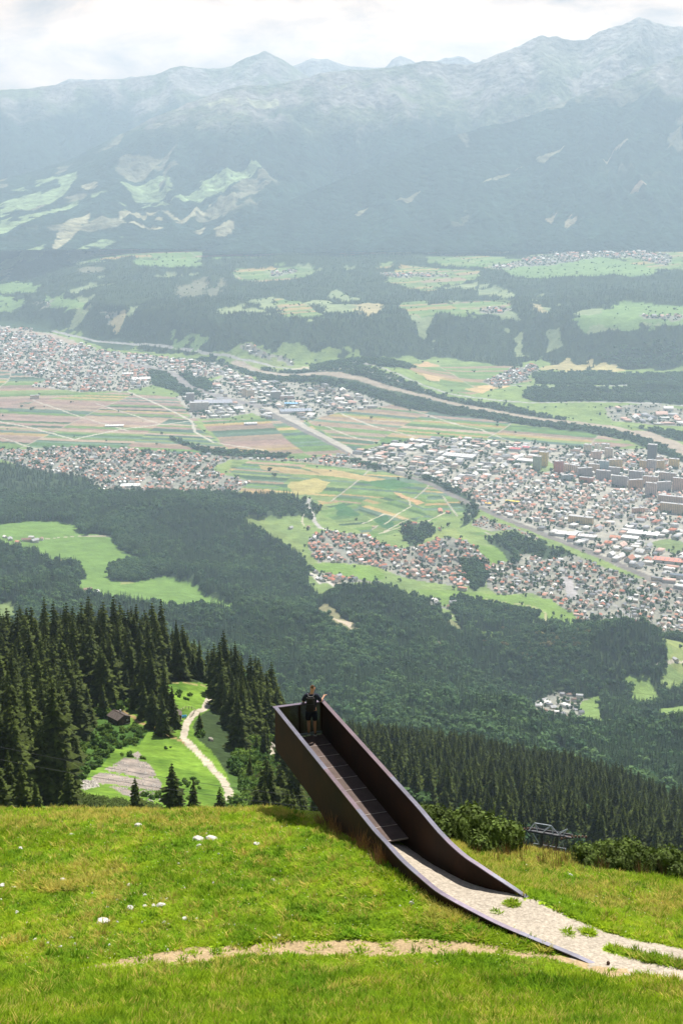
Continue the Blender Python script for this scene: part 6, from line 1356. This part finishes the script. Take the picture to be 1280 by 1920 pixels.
# cables
m_cable = mat('dark_cable', (.03, .03, .035), rough=.6)
def cable(p0, p1, sag, r, lab):
    a_, b_ = Vector(p0), Vector(p1); m = MB(); n_ = 24; pts = [a_.lerp(b_, k/n_)-Vector((0, 0, sag*4*(k/n_)*(1-k/n_))) for k in range(n_+1)]
    for u_, v_ in zip(pts[:-1], pts[1:]): m.bar(u_, v_, r, 5)
    tag(m.build('cable', m_cable), lab, 'cable')
cable(at_r(-60, 1388, 150), at_r(640, 1500, 190), 0.8, .022, 'upper thin dark cable crossing above the grey scree')
cable(at_r(-60, 1412, 150), at_r(640, 1518, 190), 0.8, .022, 'lower thin dark cable crossing above the grey scree')
cable(at_r(-60, 1088, 520), at_r(1400, 1320, 900), 6, .05, 'long thin cable hanging in front of the great forest')
# ------------------------------------------------------------------ the man at the end of the bridge
m_skin = mat('skin', (.50, .27, .17), rough=.6, spec=.35); m_hair = mat('hair', (.13, .07, .035), rough=.8); m_shirt = mat('navy_shirt', (.012, .016, .032), rough=.9, noise=[(9, .7, 1.4, 3)])
m_short = mat('navy_shorts', (.008, .010, .024), rough=.9, noise=[(9, .7, 1.4, 3)]); m_shoe = mat('dark_shoes', (.02, .018, .018), rough=.7); m_sole = mat('pale_sole', (.55, .52, .48), rough=.8)
m_pack = mat('black_backpack_cloth', (.010, .009, .010), rough=.7, noise=[(8, .7, 1.5, 3)]); m_strap = mat('grey_strap', (.08, .08, .09), rough=.8)
fx, fy = [float(v) for v in at_z(583, 1379, DECK_Z)[:2]]
fx, fy = fx+.02, fy+.02
man = empty('person', (fx, fy, DECK_Z), math.radians(-4), 'man with a black backpack, dark shirt and shorts, standing at the end of the bridge', 'person')
def skin(name, chains, m_, root, lv=2, parent=man):
    V = []; E = []; Rd = []; idx = {}
    for ch in chains:
        prev = None
        for (p, r) in ch:
            k = tuple(round(c, 4) for c in p)
            if k not in idx: idx[k] = len(V); V.append(p); Rd.append(r)
            i = idx[k]
            if prev is not None and prev != i: E.append((prev, i))
            prev = i
    me = bpy.data.meshes.new(name); me.from_pydata(V, E, []); o = obj(name, me, parent)
    md = o.modifiers.new('skin', 'SKIN'); md.use_smooth_shade = True
    for i, s in enumerate(me.skin_vertices[0].data):
        r = Rd[i]; s.radius = (r, r) if not isinstance(r, tuple) else r; s.use_root = (i == root)
    sb = o.modifiers.new('smooth', 'SUBSURF'); sb.levels = lv; sb.render_levels = lv; me.materials.append(m_); return o
pel = ((0, 0, .95), (.15, .11)); chest = ((.0, .03, 1.30), (.165, .115)); neck0 = ((0.005, .03, 1.47), (.075, .07)); neck1 = ((.02, .05, 1.55), .055); head0 = ((.035, .075, 1.64), (.078, .092)); head1 = ((.035, .08, 1.73), (.066, .08))
RH = (.40, .34, 1.30); LH = (-.20, .36, 1.20)
def hand(c, d, up, s):
    c = Vector(c); d = Vector(d).normalized(); up = Vector(up).normalized(); sd = d.cross(up).normalized()*s; out = []
    for k, (o_, ln) in enumerate([(-.028, .062), (-.010, .075), (.010, .070), (.028, .055)]):
        b = c+sd*o_+d*.045; out.append([(tuple(c), .026), (tuple(b), .012), (tuple(b+d*ln*.5+up*-.01), .0095), (tuple(b+d*ln-up*.03), .008)])
    b = c-sd*.035; out.append([(tuple(c), .026), (tuple(b), .013), (tuple(b-sd*.025+d*.03), .010), (tuple(b-sd*.03+d*.055), .009)]); return out
body = [[pel, chest, neck0, neck1, head0, head1],
        [chest, ((.19, .03, 1.42), .062), ((.30, .08, 1.20), .045), ((.35, .21, 1.245), .034), (RH, .026)],
        [chest, ((-.19, .03, 1.42), .062), ((-.29, .06, 1.19), .045), ((-.25, .22, 1.18), .034), (LH, .026)],
        [pel, ((.10, .0, .86), .095), ((.11, .02, .50), .062), ((.115, -.02, .36), .062), ((.12, -.02, .10), .040), ((.13, .10, .045), .04)],
        [pel, ((-.10, .0, .86), .095), ((-.10, .03, .50), .062), ((-.10, .02, .36), .062), ((-.10, .03, .10), .040), ((-.10, .15, .045), .04)]]
body += hand(RH, (.5, .55, .25), (-.3, 0, 1), 1)+hand(LH, (.3, .8, -.1), (0, 0, 1), -1)
skin('body', body, m_skin, 0)
skin('shirt', [[((0, .0, .93), (.178, .135)), ((0, .02, 1.10), (.172, .13)), ((0, .03, 1.30), (.19, .135)), ((.0, .03, 1.49), (.10, .09))], [((0, .03, 1.30), (.19, .135)), ((.19, .03, 1.42), .088), ((.27, .06, 1.28), .078), ((.305, .08, 1.215), .074)], [((0, .03, 1.30), (.19, .135)), ((-.19, .03, 1.42), .088), ((-.26, .05, 1.27), .078), ((-.285, .06, 1.205), .074)]], m_shirt, 0)
skin('shorts', [[((0, 0, 1.0), (.175, .13)), ((0, 0, .90), (.178, .135)), ((.105, .0, .78), .115), ((.115, .01, .52), .098)], [((0, 0, .90), (.178, .135)), ((-.105, .0, .78), .115), ((-.11, .02, .52), .098)]], m_short, 0)
hairo = skin('hair', [[((.03, .045, 1.655), (.075, .06)), ((.034, .06, 1.745), (.074, .078)), ((.038, .09, 1.782), (.05, .06))]], m_hair, 0)
fc = MB()
hd = Vector((.035, .08, 1.68)); fr = Vector((.72, .69, 0)).normalized(); sdv = Vector((fr.y, -fr.x, 0))
MBn = MB().bar(hd+fr*.085+Vector((0, 0, .01)), hd+fr*.115+Vector((0, 0, -.03)), .010, 5, .016).build('nose', m_skin, man)
for s in (-1, 1):
    MB().bar(hd+sdv*s*.078-fr*.01+Vector((0, 0, -.035)), hd+sdv*s*.084-fr*.015+Vector((0, 0, .03)), .016, 6, .02).build('ear', m_skin, man)
    MB().bar(hd+fr*.083+sdv*s*.032+Vector((0, 0, .018)), hd+fr*.092+sdv*s*.032+Vector((0, 0, .018)), .011, 6).build('eye', m_shoe, man)
MB().bar(hd+fr*.088-sdv*.022+Vector((0, 0, -.052)), hd+fr*.088+sdv*.022+Vector((0, 0, -.052)), .006, 5).build('mouth', mat('lips', (.35, .13, .10), rough=.6), man)
for (x_, y_, sg) in ((.125, .02, 0), (-.10, .07, 0)):
    sh = skin('shoe', [[((x_, y_-.06, .07), (.052, .05)), ((x_, y_+.05, .055), (.050, .042)), ((x_+.01, y_+.17, .04), (.042, .03))]], m_shoe, 0, 1)
    MB().box((x_, y_+.05, .012), (.105, .29, .024)).build('sole', m_sole, sh)
# backpack: a thing he carries
bpk = empty('backpack', (fx-math.sin(math.radians(19))*0+0, fy, DECK_Z+1.22), math.radians(-4), 'black backpack on the back of the man on the bridge', 'backpack')
R19 = Matrix.Rotation(math.radians(-4), 3, 'Z')
bpk.location = Vector((fx, fy, DECK_Z+1.22)) + R19 @ Vector((-.01, -.20, 0))
bm_ = bmesh.new(); bmesh.ops.create_cube(bm_, size=1)
for v in bm_.verts:
    t = .82 if v.co.z > 0 else 1.; v.co = Vector((v.co.x*.32*t, v.co.y*.19*(1 if v.co.y > 0 else t), v.co.z*.52))
bmesh.ops.bevel(bm_, geom=bm_.edges[:], offset=.05, segments=3, affect='EDGES'); me = bpy.data.meshes.new('bag'); bm_.to_mesh(me); bm_.free(); me.materials.append(m_pack); obj('bag', me, bpk)
b_ = MB().box((0, -.115, -.10), (.25, .07, .25)); pk_ = b_.build('front_pocket', m_pack, bpk)
MB().bar((-.05, -.08, .27), (.05, -.08, .27), .012, 6).build('top_loop', m_strap, bpk)
for s in (-1, 1):
    m = MB(); q_ = [(s*.08, .06, .24), (s*.10, .13, .29), (s*.12, .27, .25), (s*.13, .33, .12), (s*.15, .27, -.05), (s*.14, .08, -.18)]
    for a_, c_ in zip(q_[:-1], q_[1:]): m.bar(a_, c_, .02, 6)
    m.build('shoulder_strap', m_strap, bpk); MB().bar((s*.12, -.10, -.18), (s*.12, -.11, .16), .008, 5).build('side_strap', m_strap, bpk)
